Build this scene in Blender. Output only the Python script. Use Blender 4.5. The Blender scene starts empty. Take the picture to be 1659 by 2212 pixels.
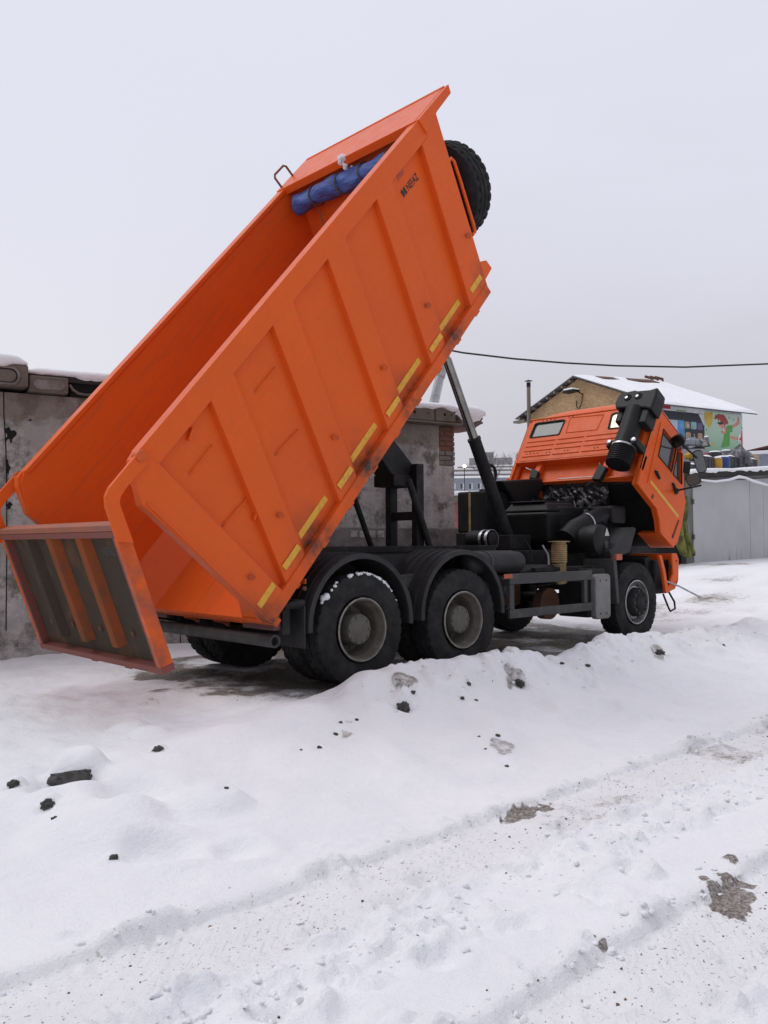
import bpy, bmesh, math, random
import numpy as np
from mathutils import Vector, Matrix, noise as mnoise
from mathutils.geometry import tessellate_polygon
random.seed(7); RNG = np.random.default_rng(11)
R = math.radians
scene = bpy.context.scene
col = scene.collection

# ------------------------------------------------------------------ camera, sky, sun, exposure
CAM = Vector((-5.45365, -7.34622, 1.36972))
VD = Vector((0.68324783, 0.72933347, 0.03528597))
VR = Vector((0.72990721, -0.68352507, -0.0053791))
VU = Vector((-0.02019569, -0.02943075, 0.99936278))
cd = bpy.data.cameras.new('camera'); cam = bpy.data.objects.new('camera', cd); col.objects.link(cam)
cd.sensor_fit = 'HORIZONTAL'; cd.sensor_width = 36.0; cd.lens = 36.0 * 1853.56 / 1659.0
cd.clip_start = 0.05; cd.clip_end = 3000
cam.matrix_world = Matrix(((VR.x, VU.x, -VD.x, CAM.x), (VR.y, VU.y, -VD.y, CAM.y), (VR.z, VU.z, -VD.z, CAM.z), (0, 0, 0, 1)))
scene.camera = cam
scene.view_settings.view_transform = 'Standard'; scene.view_settings.look = 'None'
scene.view_settings.exposure = 0.0; scene.view_settings.gamma = 1.0

SUN_DIR = (VR * -0.80 + VD * 0.12 + Vector((0, 0, 1.35))).normalized()
w = bpy.data.worlds.new('World'); scene.world = w; w.use_nodes = True
nt = w.node_tree; N = nt.nodes; Lk = nt.links
bg = N['Background']; bg.inputs['Strength'].default_value = 1.0
tc = N.new('ShaderNodeTexCoord')
def wn(t, **k):
    n = N.new(t)
    for a, b in k.items(): setattr(n, a, b)
    return n
sep = wn('ShaderNodeSeparateXYZ'); Lk.new(tc.outputs['Generated'], sep.inputs[0])
dot = wn('ShaderNodeVectorMath', operation='DOT_PRODUCT'); dot.inputs[1].default_value = (0.73, -0.683, 0)
Lk.new(tc.outputs['Generated'], dot.inputs[0])
mr = wn('ShaderNodeMapRange', interpolation_type='SMOOTHSTEP'); mr.inputs[1].default_value = -0.45; mr.inputs[2].default_value = 0.30
Lk.new(dot.outputs['Value'], mr.inputs[0])
hz = wn('ShaderNodeMixRGB'); hz.inputs[1].default_value = (0.80, 0.775, 0.815, 1); hz.inputs[2].default_value = (0.53, 0.515, 0.56, 1)
Lk.new(mr.outputs[0], hz.inputs[0])
el = wn('ShaderNodeMapRange', interpolation_type='SMOOTHSTEP'); el.inputs[1].default_value = -0.02; el.inputs[2].default_value = 0.46
Lk.new(sep.outputs['Z'], el.inputs[0])
cn = wn('ShaderNodeTexNoise'); cn.inputs['Scale'].default_value = 2.0; cn.inputs['Detail'].default_value = 5
cmap = wn('ShaderNodeMapping'); cmap.inputs['Scale'].default_value = (1, 1, 3.5)
Lk.new(tc.outputs['Generated'], cmap.inputs[0]); Lk.new(cmap.outputs[0], cn.inputs['Vector'])
ea = wn('ShaderNodeMath', operation='MULTIPLY_ADD'); ea.inputs[1].default_value = 0.50; ea.inputs[2].default_value = -0.25
Lk.new(cn.outputs['Fac'], ea.inputs[0])
eb = wn('ShaderNodeMath', operation='ADD', use_clamp=True); Lk.new(el.outputs[0], eb.inputs[0]); Lk.new(ea.outputs[0], eb.inputs[1])
zn = wn('ShaderNodeMixRGB'); zn.inputs[2].default_value = (0.75, 0.76, 0.86, 1)
Lk.new(eb.outputs[0], zn.inputs[0]); Lk.new(hz.outputs[0], zn.inputs[1])
sky = wn('ShaderNodeTexSky', sky_type='NISHITA', sun_disc=False)
sky.sun_elevation = math.asin(SUN_DIR.z); sky.sun_rotation = math.atan2(SUN_DIR.x, SUN_DIR.y)
sm = wn('ShaderNodeMixRGB', blend_type='ADD'); sm.inputs[0].default_value = 0.004
Lk.new(zn.outputs[0], sm.inputs[1]); Lk.new(sky.outputs[0], sm.inputs[2])
# unseen sky tuned for its light: brighter overhead, dimmer behind the camera
up_ = wn('ShaderNodeMapRange', interpolation_type='SMOOTHSTEP'); up_.inputs[1].default_value = 0.52; up_.inputs[2].default_value = 0.95; up_.inputs[3].default_value = 1.0; up_.inputs[4].default_value = 1.4
Lk.new(sep.outputs['Z'], up_.inputs[0])
dt2 = wn('ShaderNodeVectorMath', operation='DOT_PRODUCT'); dt2.inputs[1].default_value = (-0.683, -0.729, 0)
Lk.new(tc.outputs['Generated'], dt2.inputs[0])
bk_ = wn('ShaderNodeMapRange', interpolation_type='SMOOTHSTEP'); bk_.inputs[1].default_value = -0.5; bk_.inputs[2].default_value = 0.6; bk_.inputs[3].default_value = 1.0; bk_.inputs[4].default_value = 0.72
Lk.new(dt2.outputs['Value'], bk_.inputs[0])
ml = wn('ShaderNodeMath', operation='MULTIPLY'); Lk.new(up_.outputs[0], ml.inputs[0]); Lk.new(bk_.outputs[0], ml.inputs[1])
sc2 = wn('ShaderNodeVectorMath', operation='SCALE'); Lk.new(sm.outputs[0], sc2.inputs[0]); Lk.new(ml.outputs[0], sc2.inputs['Scale'])
Lk.new(sc2.outputs[0], bg.inputs['Color'])
sl = bpy.data.lights.new('sun', 'SUN'); sl.energy = 1.1; sl.angle = R(30); sl.color = (1.0, 0.96, 0.93)
so = bpy.data.objects.new('sun', sl); col.objects.link(so)
so.rotation_euler = SUN_DIR.to_track_quat('Z', 'Y').to_euler(); so.location = (0, 0, 30)

# ------------------------------------------------------------------ materials
def mk(name):
    m = bpy.data.materials.new(name); m.use_nodes = True
    return m, m.node_tree, m.node_tree.nodes['Principled BSDF']
def setspec(b, v): b.inputs['Specular IOR Level'].default_value = v
class NB:
    """small node builder working on world position"""
    def __init__(s, nt):
        s.nt = nt; s.g = nt.nodes.new('ShaderNodeNewGeometry'); s.pos = s.g.outputs['Position']
    def map(s, vec, scale, rot=(0, 0, 0)):
        n = s.nt.nodes.new('ShaderNodeMapping'); n.inputs['Scale'].default_value = scale; n.inputs['Rotation'].default_value = rot
        s.nt.links.new(vec, n.inputs[0]); return n.outputs[0]
    def noise(s, scale, detail=4, rough=0.55, vec=None):
        n = s.nt.nodes.new('ShaderNodeTexNoise'); n.inputs['Scale'].default_value = scale
        n.inputs['Detail'].default_value = detail; n.inputs['Roughness'].default_value = rough
        s.nt.links.new(vec or s.pos, n.inputs['Vector']); return n.outputs['Fac']
    def rng(s, v, a, b, c=0.0, d=1.0):
        n = s.nt.nodes.new('ShaderNodeMapRange'); n.clamp = True
        for i, x in enumerate((a, b, c, d)): n.inputs[i + 1].default_value = x
        s.nt.links.new(v, n.inputs[0]); return n.outputs[0]
    def math(s, op, a, b=None, clamp=False):
        n = s.nt.nodes.new('ShaderNodeMath'); n.operation = op; n.use_clamp = clamp
        for i, x in enumerate((a, b)):
            if x is None: continue
            if isinstance(x, (int, float)): n.inputs[i].default_value = x
            else: s.nt.links.new(x, n.inputs[i])
        return n.outputs[0]
    def mix(s, f, a, b):
        n = s.nt.nodes.new('ShaderNodeMixRGB')
        for i, x in enumerate((f, a, b)):
            if isinstance(x, (int, float)): n.inputs[i].default_value = x
            elif isinstance(x, tuple): n.inputs[i].default_value = (*x, 1)
            else: s.nt.links.new(x, n.inputs[i])
        return n.outputs[0]
    def dotp(s, vec3, off):
        n = s.nt.nodes.new('ShaderNodeVectorMath'); n.operation = 'DOT_PRODUCT'; n.inputs[1].default_value = vec3
        s.nt.links.new(s.pos, n.inputs[0]); return s.math('SUBTRACT', n.outputs['Value'], off)
    def bump(s, h, strength, dist, bsdf):
        n = s.nt.nodes.new('ShaderNodeBump'); n.inputs['Strength'].default_value = strength; n.inputs['Distance'].default_value = dist
        s.nt.links.new(h, n.inputs['Height']); s.nt.links.new(n.outputs[0], bsdf.inputs['Normal'])
def simple(name, c, rough=0.6, metal=0.0, c2=None, scale=6.0, lo=0.4, hi=0.7, bump=0.0, bscale=40, spec=0.5, amt=1.0):
    m, nt, b = mk(name); b.inputs['Roughness'].default_value = rough; b.inputs['Metallic'].default_value = metal; setspec(b, spec)
    k = NB(nt)
    c2 = c2 or tuple(x * 0.72 for x in c)
    f = k.rng(k.noise(scale, 5, 0.6), lo, hi, 0, amt)
    nt.links.new(k.mix(f, c, c2), b.inputs['Base Color'])
    if bump: k.bump(k.noise(bscale, 3), bump, 0.01, b)
    return m
ALPHA = R(49.53); BO = Vector((-1.076, 0, 0.687))
CA, SA = math.cos(ALPHA), math.sin(ALPHA)
ORANGE = (0.73, 0.110, 0.014)
def orange_mat(name, dirty=False, tail=False):
    m, nt, b = mk(name); k = NB(nt); setspec(b, 0.2)
    big = k.rng(k.noise(0.9, 5, 0.6), 0.35, 0.75)
    c = k.mix(k.math('MULTIPLY', big, 0.35), ORANGE, (0.52, 0.078, 0.018))
    fine = k.rng(k.noise(14, 6, 0.7), 0.50, 0.80)
    c = k.mix(k.math('MULTIPLY', fine, 0.25), c, (0.40, 0.075, 0.022))
    if dirty:
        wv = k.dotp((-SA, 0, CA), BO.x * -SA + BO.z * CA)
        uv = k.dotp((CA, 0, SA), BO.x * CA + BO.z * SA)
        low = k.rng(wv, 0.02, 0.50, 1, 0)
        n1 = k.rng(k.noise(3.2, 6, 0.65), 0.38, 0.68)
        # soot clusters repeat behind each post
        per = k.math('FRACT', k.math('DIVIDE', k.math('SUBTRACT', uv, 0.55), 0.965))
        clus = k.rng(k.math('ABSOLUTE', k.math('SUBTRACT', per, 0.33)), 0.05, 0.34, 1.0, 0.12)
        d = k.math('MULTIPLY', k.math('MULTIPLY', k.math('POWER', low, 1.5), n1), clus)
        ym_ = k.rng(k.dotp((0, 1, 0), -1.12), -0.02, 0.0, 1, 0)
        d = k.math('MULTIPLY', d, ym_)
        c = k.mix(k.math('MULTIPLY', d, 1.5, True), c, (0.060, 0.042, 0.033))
        cv_ = nt.nodes.new('ShaderNodeCombineXYZ')
        for i_, (vv_, f_) in enumerate(((uv, 0.9), (k.dotp((0, 1, 0), 0), 14.0), (wv, 14.0))): nt.links.new(k.math('MULTIPLY', vv_, f_), cv_.inputs[i_])
        st_ = k.rng(k.noise(1.3, 6, 0.65, cv_.outputs[0]), 0.52, 0.72)
        inner = k.rng(k.dotp((0, 1, 0), -1.12), -0.02, 0.0, 0, 1)
        c = k.mix(k.math('MULTIPLY', st_, k.math('ADD', k.math('MULTIPLY', inner, 0.30), 0.10)), c, (0.30, 0.085, 0.045))
        sc = k.rng(k.noise(55, 3, 0.6), 0.70, 0.76)
        c = k.mix(k.math('MULTIPLY', sc, 0.35), c, (0.30, 0.075, 0.04))
    if tail:
        n1 = k.rng(k.noise(5, 6, 0.7), 0.35, 0.60)
        c = k.mix(k.math('MULTIPLY', n1, 0.62), c, (0.16, 0.075, 0.055))
    nt.links.new(c, b.inputs['Base Color'])
    rr = k.rng(k.noise(7, 4), 0.3, 0.7, 0.30, 0.45); nt.links.new(rr, b.inputs['Roughness'])
    k.bump(k.noise(5, 2), 0.10, 0.02, b)
    return m
M = {}
M['orange'] = orange_mat('orange_paint')
M['orange_dirty'] = orange_mat('orange_paint_sooty', True)
M['orange_tail'] = orange_mat('orange_paint_dusty', False, True)
M['rib_grime'] = simple('grimy_orange_rib', (0.24, 0.060, 0.018), 0.75, c2=(0.12, 0.058, 0.034), scale=4, lo=0.46, hi=0.72)
M['beam_dust'] = simple('dusty_orange_beam', (0.34, 0.10, 0.05), 0.7, c2=(0.24, 0.10, 0.065), scale=5, lo=0.35, hi=0.65)
M['tail_dirt'] = simple('road_grime', (0.058, 0.044, 0.032), 0.8, c2=(0.13, 0.066, 0.034), scale=3.2, lo=0.5, hi=0.75, bump=0.2)
M['black'] = simple('black_painted_steel', (0.010, 0.0105, 0.012), 0.55, c2=(0.022, 0.020, 0.019), scale=4)
M['chassis'] = simple('dusty_chassis_steel', (0.014, 0.014, 0.015), 0.7, c2=(0.040, 0.036, 0.033), scale=5, lo=0.45, hi=0.75)
M['fender'] = simple('dusty_fender_plastic', (0.036, 0.035, 0.036), 0.62, c2=(0.022, 0.022, 0.023), scale=6, bump=0.06, bscale=14)
M['guard'] = simple('grey_guard_steel', (0.050, 0.049, 0.049), 0.6, c2=(0.10, 0.094, 0.088), scale=6, lo=0.5, hi=0.8)
M['rubber'] = simple('tyre_rubber', (0.016, 0.0165, 0.018), 0.85, c2=(0.036, 0.035, 0.034), scale=7, bump=0.10, bscale=60, spec=0.3)
M['rim'] = simple('muddy_wheel_rim', (0.10, 0.088, 0.072), 0.7, c2=(0.17, 0.155, 0.13), scale=9, lo=0.45, hi=0.75)
M['hub'] = simple('muddy_wheel_hub', (0.13, 0.118, 0.10), 0.75, c2=(0.085, 0.078, 0.068), scale=11)
M['rim_edge'] = simple('worn_rim_edge', (0.32, 0.30, 0.26), 0.5, 0.3, c2=(0.12, 0.11, 0.09), scale=12)
M['steel'] = simple('bare_steel', (0.50, 0.50, 0.51), 0.33, 0.9, c2=(0.32, 0.32, 0.32), scale=9)
M['chrome'] = simple('polished_rod', (0.26, 0.245, 0.23), 0.25, 1.0, c2=(0.16, 0.15, 0.14), scale=3)
M['silver'] = simple('silver_wheel', (0.42, 0.42, 0.43), 0.42, 0.5, c2=(0.20, 0.19, 0.18), scale=9)
M['foil'] = simple('crumpled_foil', (0.13, 0.13, 0.135), 0.30, 0.85, c2=(0.05, 0.05, 0.055), scale=9, lo=0.42, hi=0.58, bump=0.9, bscale=16)
M['cast'] = simple('grey_cast_metal', (0.13, 0.13, 0.135), 0.5, 0.4, c2=(0.05, 0.05, 0.05), scale=8)
M['white_box'] = simple('grey_plastic_plate', (0.20, 0.195, 0.19), 0.6, c2=(0.15, 0.145, 0.14), scale=5)
M['yellow'] = simple('yellow_marking_tape', (0.72, 0.36, 0.025), 0.45, c2=(0.40, 0.22, 0.04), scale=20, lo=0.48, hi=0.75, amt=0.8)
M['amber'] = simple('amber_lens', (0.42, 0.075, 0.02), 0.35)
M['red_lens'] = simple('dusty_red_lens', (0.11, 0.038, 0.032), 0.5)
M['red_tape'] = simple('dusty_red_tape', (0.22, 0.050, 0.036), 0.65, c2=(0.13, 0.068, 0.050), scale=14)
M['plastic'] = simple('black_plastic', (0.010, 0.010, 0.011), 0.5, c2=(0.016, 0.016, 0.016), scale=3, bump=0.04, bscale=90)
M['rust'] = simple('rusty_metal', (0.13, 0.05, 0.025), 0.85, c2=(0.06, 0.035, 0.025), scale=8)
M['brass'] = simple('yellowed_bellows', (0.36, 0.25, 0.12), 0.6, c2=(0.2, 0.13, 0.06), scale=12)
M['ink'] = simple('black_ink', (0.02, 0.02, 0.022), 0.6)
M['ink_faint'] = simple('faded_ink', (0.05, 0.046, 0.042), 0.8)
M['badge'] = simple('faded_red_sticker', (0.36, 0.035, 0.02), 0.5, c2=(0.5, 0.09, 0.03), scale=22)
M['tarp'] = None
m, nt, b = mk('blue_tarpaulin'); k = NB(nt); b.inputs['Roughness'].default_value = 0.55
v = k.map(k.pos, (9, 3.0, 9))
nt.links.new(k.mix(k.rng(k.noise(1.6, 4, 0.6, v), 0.4, 0.65), (0.028, 0.068, 0.27), (0.06, 0.13, 0.42)), b.inputs['Base Color'])
k.bump(k.noise(1.8, 5, 0.65, v), 0.9, 0.05, b); M['tarp'] = m
M['rope'] = simple('dirty_rope', (0.12, 0.085, 0.06), 0.9)
for q_, v_ in (('black', .2), ('chassis', .2), ('fender', .25), ('guard', .3), ('plastic', .22), ('tail_dirt', .12), ('rib_grime', .15), ('rubber', .2), ('cast', .3)):
    setspec(M[q_].node_tree.nodes['Principled BSDF'], v_)
# glass
m, nt, b = mk('cab_glass'); b.inputs['Base Color'].default_value = (0.11, 0.12, 0.115, 1); b.inputs['Roughness'].default_value = 0.12; setspec(b, 0.35); M['glass'] = m
m, nt, b = mk('side_glass'); b.inputs['Base Color'].default_value = (0.055, 0.06, 0.06, 1); b.inputs['Roughness'].default_value = 0.03; setspec(b, 1.0); M['side_glass'] = m
m, nt, b = mk('mirror_glass'); b.inputs['Base Color'].default_value = (0.10, 0.085, 0.075, 1); b.inputs['Metallic'].default_value = 1; b.inputs['Roughness'].default_value = 0.06; M['mirror'] = m
# cab pane with painted glow: a lamp's reflection put in as emission
m, nt, b = mk('painted_glow_pane'); k = NB(nt)
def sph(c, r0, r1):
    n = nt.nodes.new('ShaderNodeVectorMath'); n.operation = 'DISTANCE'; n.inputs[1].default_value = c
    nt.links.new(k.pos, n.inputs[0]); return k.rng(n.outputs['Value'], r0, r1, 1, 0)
M['lit'] = m; PANE_GLOW = (m, nt, b, k, sph)
m, nt, b = mk('lamp_lit'); b.inputs['Emission Color'].default_value = (1, 0.93, 0.68, 1); b.inputs['Emission Strength'].default_value = 3.5; M['lamp'] = m
# snow ground
def snow_mat(name, dirt=False):
    m, nt, b = mk(name); k = NB(nt); b.inputs['Roughness'].default_value = 0.75; setspec(b, 0.25)
    c = k.mix(k.rng(k.noise(2.2, 5), 0.35, 0.7), (0.885, 0.89, 0.905), (0.83, 0.84, 0.865))
    if dirt:
        a = nt.nodes.new('ShaderNodeAttribute'); a.attribute_name = 'dirt'
        dv = a.outputs['Fac']
        n1 = k.noise(9, 8, 0.72)
        s = k.math('ADD', k.math('MULTIPLY', dv, 1.25), k.math('SUBTRACT', n1, 0.98))
        f = k.rng(s, 0.0, 0.30)
        brown = k.mix(k.rng(k.noise(55, 4, 0.75), 0.40, 0.62), (0.13, 0.105, 0.085), (0.40, 0.375, 0.355))
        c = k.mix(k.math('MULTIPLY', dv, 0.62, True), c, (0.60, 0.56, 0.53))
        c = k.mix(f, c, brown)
        # grit specks where the ground is dirty
        sp = k.rng(k.noise(52, 2, 0.5), 0.665, 0.695)
        c = k.mix(k.math('MULTIPLY', sp, k.rng(dv, 0.10, 0.40)), c, (0.17, 0.11, 0.08))
        sp2 = k.math('MULTIPLY', k.rng(k.noise(24, 3, 0.6), 0.655, 0.685), k.rng(k.noise(3, 3), 0.50, 0.60))
        c = k.mix(k.math('MULTIPLY', sp2, k.rng(dv, 0.08, 0.30)), c, (0.20, 0.135, 0.10))
    nt.links.new(c, b.inputs['Base Color'])
    h = k.math('ADD', k.math('MULTIPLY', k.noise(15, 7, 0.7), 1.0), k.math('MULTIPLY', k.noise(110, 4, 0.7), 0.30))
    if dirt:
        ar = nt.nodes.new('ShaderNodeAttribute'); ar.attribute_name = 'rut'
        sx_ = k.dotp((1, 0, 0), 0); yy = k.dotp((0, 1, 0), 0)
        tri = k.math('ABSOLUTE', k.math('SUBTRACT', k.math('FRACT', k.math('MULTIPLY', yy, 1 / 0.11)), 0.5))     # zigzag across the tyre
        ph = k.math('ADD', k.math('MULTIPLY', sx_, 1 / 0.055), k.math('MULTIPLY', tri, 2.2))
        lug = k.rng(k.math('ABSOLUTE', k.math('SUBTRACT', k.math('FRACT', ph), 0.5)), 0.14, 0.26)
        h = k.math('ADD', h, k.math('MULTIPLY', k.math('MULTIPLY', lug, ar.outputs['Fac']), 0.15))
    k.bump(h, 0.65, 0.035, b)
    return m
M['snow_ground'] = snow_mat('snow_with_dirt', True); M['snow'] = snow_mat('clean_snow')
# weathered concrete
def concrete(name, base, dark, light, streak=True):
    m, nt, b = mk(name); k = NB(nt); b.inputs['Roughness'].default_value = 0.9; setspec(b, 0.2)
    c = k.mix(k.rng(k.noise(1.1, 8, 0.66), 0.44, 0.60), base, light)
    c = k.mix(k.math('MULTIPLY', k.rng(k.noise(2.3, 9, 0.72), 0.49, 0.60), 0.92), c, dark)
    if streak:
        v = k.map(k.pos, (5, 5, 0.7)); c = k.mix(k.math('MULTIPLY', k.rng(k.noise(1.0, 6, 0.6, v), 0.5, 0.75), 0.45), c, (0.13, 0.105, 0.08))
    c = k.mix(k.math('MULTIPLY', k.rng(k.noise(30, 5, 0.7), 0.60, 0.72), 0.55), c, dark)
    zz = k.dotp((0, 0, 1), 0); n3 = k.noise(1.6, 7, 0.65)
    edge = k.math('ADD', zz, k.math('MULTIPLY', n3, 0.75))
    c = k.mix(k.math('MULTIPLY', k.rng(edge, 3.30, 3.36), 0.6), c, (0.16, 0.125, 0.10))
    nt.links.new(c, b.inputs['Base Color'])
    k.bump(k.math('ADD', k.noise(3.0, 8, 0.65), k.math('MULTIPLY', k.noise(40, 4), 0.3)), 0.85, 0.05, b)
    return m
M['concrete'] = concrete('weathered_concrete', (0.33, 0.32, 0.30), (0.14, 0.13, 0.115), (0.52, 0.51, 0.49))
M['slab'] = concrete('dirty_slab_concrete', (0.165, 0.15, 0.132), (0.075, 0.068, 0.06), (0.225, 0.21, 0.19))
M['found'] = concrete('plinth_render', (0.20, 0.19, 0.18), (0.13, 0.12, 0.11), (0.25, 0.24, 0.23))
M['void'] = simple('dark_hollow', (0.006, 0.006, 0.006), 0.95)
M['brick'] = simple('old_red_brick', (0.21, 0.085, 0.055), 0.9, c2=(0.12, 0.085, 0.065), scale=7, bump=0.5)
M['brick_grey'] = simple('old_grey_brick', (0.22, 0.20, 0.175), 0.9, c2=(0.15, 0.13, 0.115), scale=7, bump=0.5)
m, nt, b = mk('osb_board'); k = NB(nt); b.inputs['Roughness'].default_value = 0.85
vo = nt.nodes.new('ShaderNodeTexVoronoi'); vo.inputs['Scale'].default_value = 15.0; nt.links.new(k.map(k.pos, (0.7, 0.7, 1.6), (0.5, 0.4, 0.3)), vo.inputs['Vector'])
sp_ = nt.nodes.new('ShaderNodeSeparateColor'); nt.links.new(vo.outputs['Color'], sp_.inputs[0])
c = k.mix(sp_.outputs[0], (0.31, 0.19, 0.09), (0.45, 0.30, 0.16)); c = k.mix(k.math('MULTIPLY', k.rng(k.noise(1.5, 5), 0.45, 0.7), 0.4), c, (0.27, 0.17, 0.09))
nt.links.new(c, b.inputs['Base Color']); M['osb'] = m
M['tin'] = simple('grey_roof_tin', (0.13, 0.13, 0.14), 0.55, 0.2)
M['wood'] = simple('grey_timber', (0.20, 0.165, 0.13), 0.85)
M['white_wall'] = simple('white_boarding', (0.56, 0.57, 0.56), 0.8, c2=(0.42, 0.43, 0.42), scale=2)
m, nt, b = mk('grey_garage_paint'); k = NB(nt); b.inputs['Roughness'].default_value = 0.5
c = k.mix(k.rng(k.noise(0.8, 6), 0.35, 0.7), (0.47, 0.47, 0.475), (0.39, 0.39, 0.39))
zz = k.dotp((0, 0, 1), 0.78); v = k.map(k.pos, (6, 6, 0.8))
rm = k.math('MULTIPLY', k.rng(zz, 0.0, 0.55, 1, 0), k.rng(k.noise(1.3, 6, 0.7, v), 0.55, 0.68))
c = k.mix(rm, c, (0.16, 0.085, 0.035)); nt.links.new(c, b.inputs['Base Color']); k.bump(k.noise(1.6, 3), 0.2, 0.04, b); M['garage'] = m
M['garage_wall'] = simple('old_grey_plaster', (0.20, 0.195, 0.18), 0.9, c2=(0.12, 0.115, 0.105), scale=3)
M['dark_soffit'] = simple('dark_roof_edge', (0.035, 0.03, 0.028), 0.9)
M['navy'] = simple('navy_print', (0.020, 0.022, 0.032), 0.5); M['pblue'] = simple('blue_print', (0.045, 0.20, 0.44), 0.5, c2=(0.16, 0.36, 0.58), scale=2)
M['ppale'] = simple('pale_print', (0.46, 0.55, 0.66), 0.5); M['ptan'] = simple('tan_print', (0.42, 0.29, 0.17), 0.5, c2=(0.2, 0.13, 0.09), scale=9)
M['pteal'] = simple('teal_print', (0.22, 0.48, 0.50), 0.5); M['ppurple'] = simple('purple_print', (0.14, 0.09, 0.20), 0.5)
m, nt, b = mk('green_print'); k = NB(nt); b.inputs['Roughness'].default_value = 0.5
c = k.mix(k.rng(k.dotp((0, 0, 1), 4.7), 0, 1.4), (0.22, 0.40, 0.25), (0.50, 0.60, 0.52)); nt.links.new(c, b.inputs['Base Color']); M['pgreen'] = m
M['pshirt'] = simple('shirt_green_print', (0.10, 0.33, 0.07), 0.5); M['pskin'] = simple('skin_print', (0.60, 0.27, 0.20), 0.5)
M['phair'] = simple('hair_red_print', (0.36, 0.06, 0.05), 0.5); M['pyellow'] = simple('balloon_print', (0.62, 0.42, 0.05), 0.5); M['pred'] = simple('red_print', (0.50, 0.035, 0.045), 0.5)
M['pwhite'] = simple('white_print', (0.68, 0.68, 0.68), 0.5)
M['can_yellow'] = simple('yellow_canister_plastic', (0.48, 0.27, 0.02), 0.5); M['can_blue'] = simple('blue_barrel_plastic', (0.012, 0.045, 0.21), 0.4)
M['crate'] = simple('dark_battery_case', (0.030, 0.031, 0.034), 0.6, c2=(0.055, 0.055, 0.06), scale=5); M['can_grey'] = simple('grey_pipe_plastic', (0.17, 0.17, 0.18), 0.6)
M['sack'] = simple('grey_plastic_sheet', (0.17, 0.17, 0.18), 0.35, c2=(0.05, 0.05, 0.055), scale=7, lo=0.42, hi=0.58, bump=0.8, bscale=14); M['can_orange'] = simple('orange_red_jug', (0.40, 0.07, 0.03), 0.5)
M['can_teal'] = simple('green_jug', (0.03, 0.11, 0.075), 0.5); M['jug_clear'] = simple('clear_jug', (0.26, 0.29, 0.32), 0.3)
M['cloth'] = simple('yellow_green_sheet', (0.24, 0.25, 0.06), 0.85, c2=(0.075, 0.078, 0.03), scale=4, lo=0.42, hi=0.62, bump=0.8, bscale=9)
M['salmon'] = simple('salmon_wall', (0.33, 0.145, 0.12), 0.8); M['bluewall'] = simple('pale_blue_wall', (0.27, 0.29, 0.34), 0.8); M['beige'] = simple('beige_wall', (0.34, 0.275, 0.235), 0.8, c2=(0.27, 0.225, 0.2), scale=0.3)
M['greyblock'] = simple('grey_panel_wall', (0.31, 0.305, 0.31), 0.8, c2=(0.27, 0.26, 0.26), scale=0.2); M['darkwin'] = simple('dark_window', (0.05, 0.05, 0.06), 0.3); M['redroof'] = simple('dark_red_fascia', (0.12, 0.018, 0.022), 0.6)
M['peach'] = simple('peach_wall', (0.50, 0.37, 0.27), 0.8); M['rock'] = simple('dark_stone', (0.045, 0.043, 0.042), 0.9, c2=(0.10, 0.093, 0.085), scale=16, bump=0.8, bscale=30)
M['grit'] = simple('brown_grit', (0.15, 0.10, 0.075), 0.9, c2=(0.07, 0.055, 0.045), scale=30)
M['branch'] = simple('bare_branches', (0.16, 0.15, 0.15), 0.9); M['cable'] = simple('black_cable', (0.02, 0.02, 0.023), 0.7)

# ------------------------------------------------------------------ mesh helpers
def I3(x, y, z): return (x, y, z)
def B(u, y, wv): return (BO.x + u * CA - wv * SA, y, BO.z + u * SA + wv * CA)      # tipped body: along floor, across, up
CT, ST = math.cos(R(31)), math.sin(R(31))
def CB(x, y, z): return (6.2 + x * CT + z * ST, y, 1.15 - x * ST + z * CT)          # tilted cab
WA = Vector((-1.675, 3.677, 0)); WE = Vector((0.9758, -0.2185, 0)); WN = Vector((-0.2185, -0.9758, 0))
def WL(s, o, z): return tuple(WA + WE * s + WN * o + Vector((0, 0, z)))             # concrete wall: along, out towards the truck, up
HC = Vector((22.91, 8.35, 0)); HE = Vector((4.41, -1.05, 0)).normalized(); HN = Vector((HE.y, -HE.x, 0))
def HS(s, o, z): return tuple(HC + HE * s + HN * o + Vector((0, 0, z)))             # house, printed side
GE = Vector((HE.y, -HE.x, 0)); GN = -HE; GW = 7.38
HL = HC - GE * GW
def HG(s, o, z): return tuple(HL + GE * s + GN * o + Vector((0, 0, z)))             # house, gable side
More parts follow.
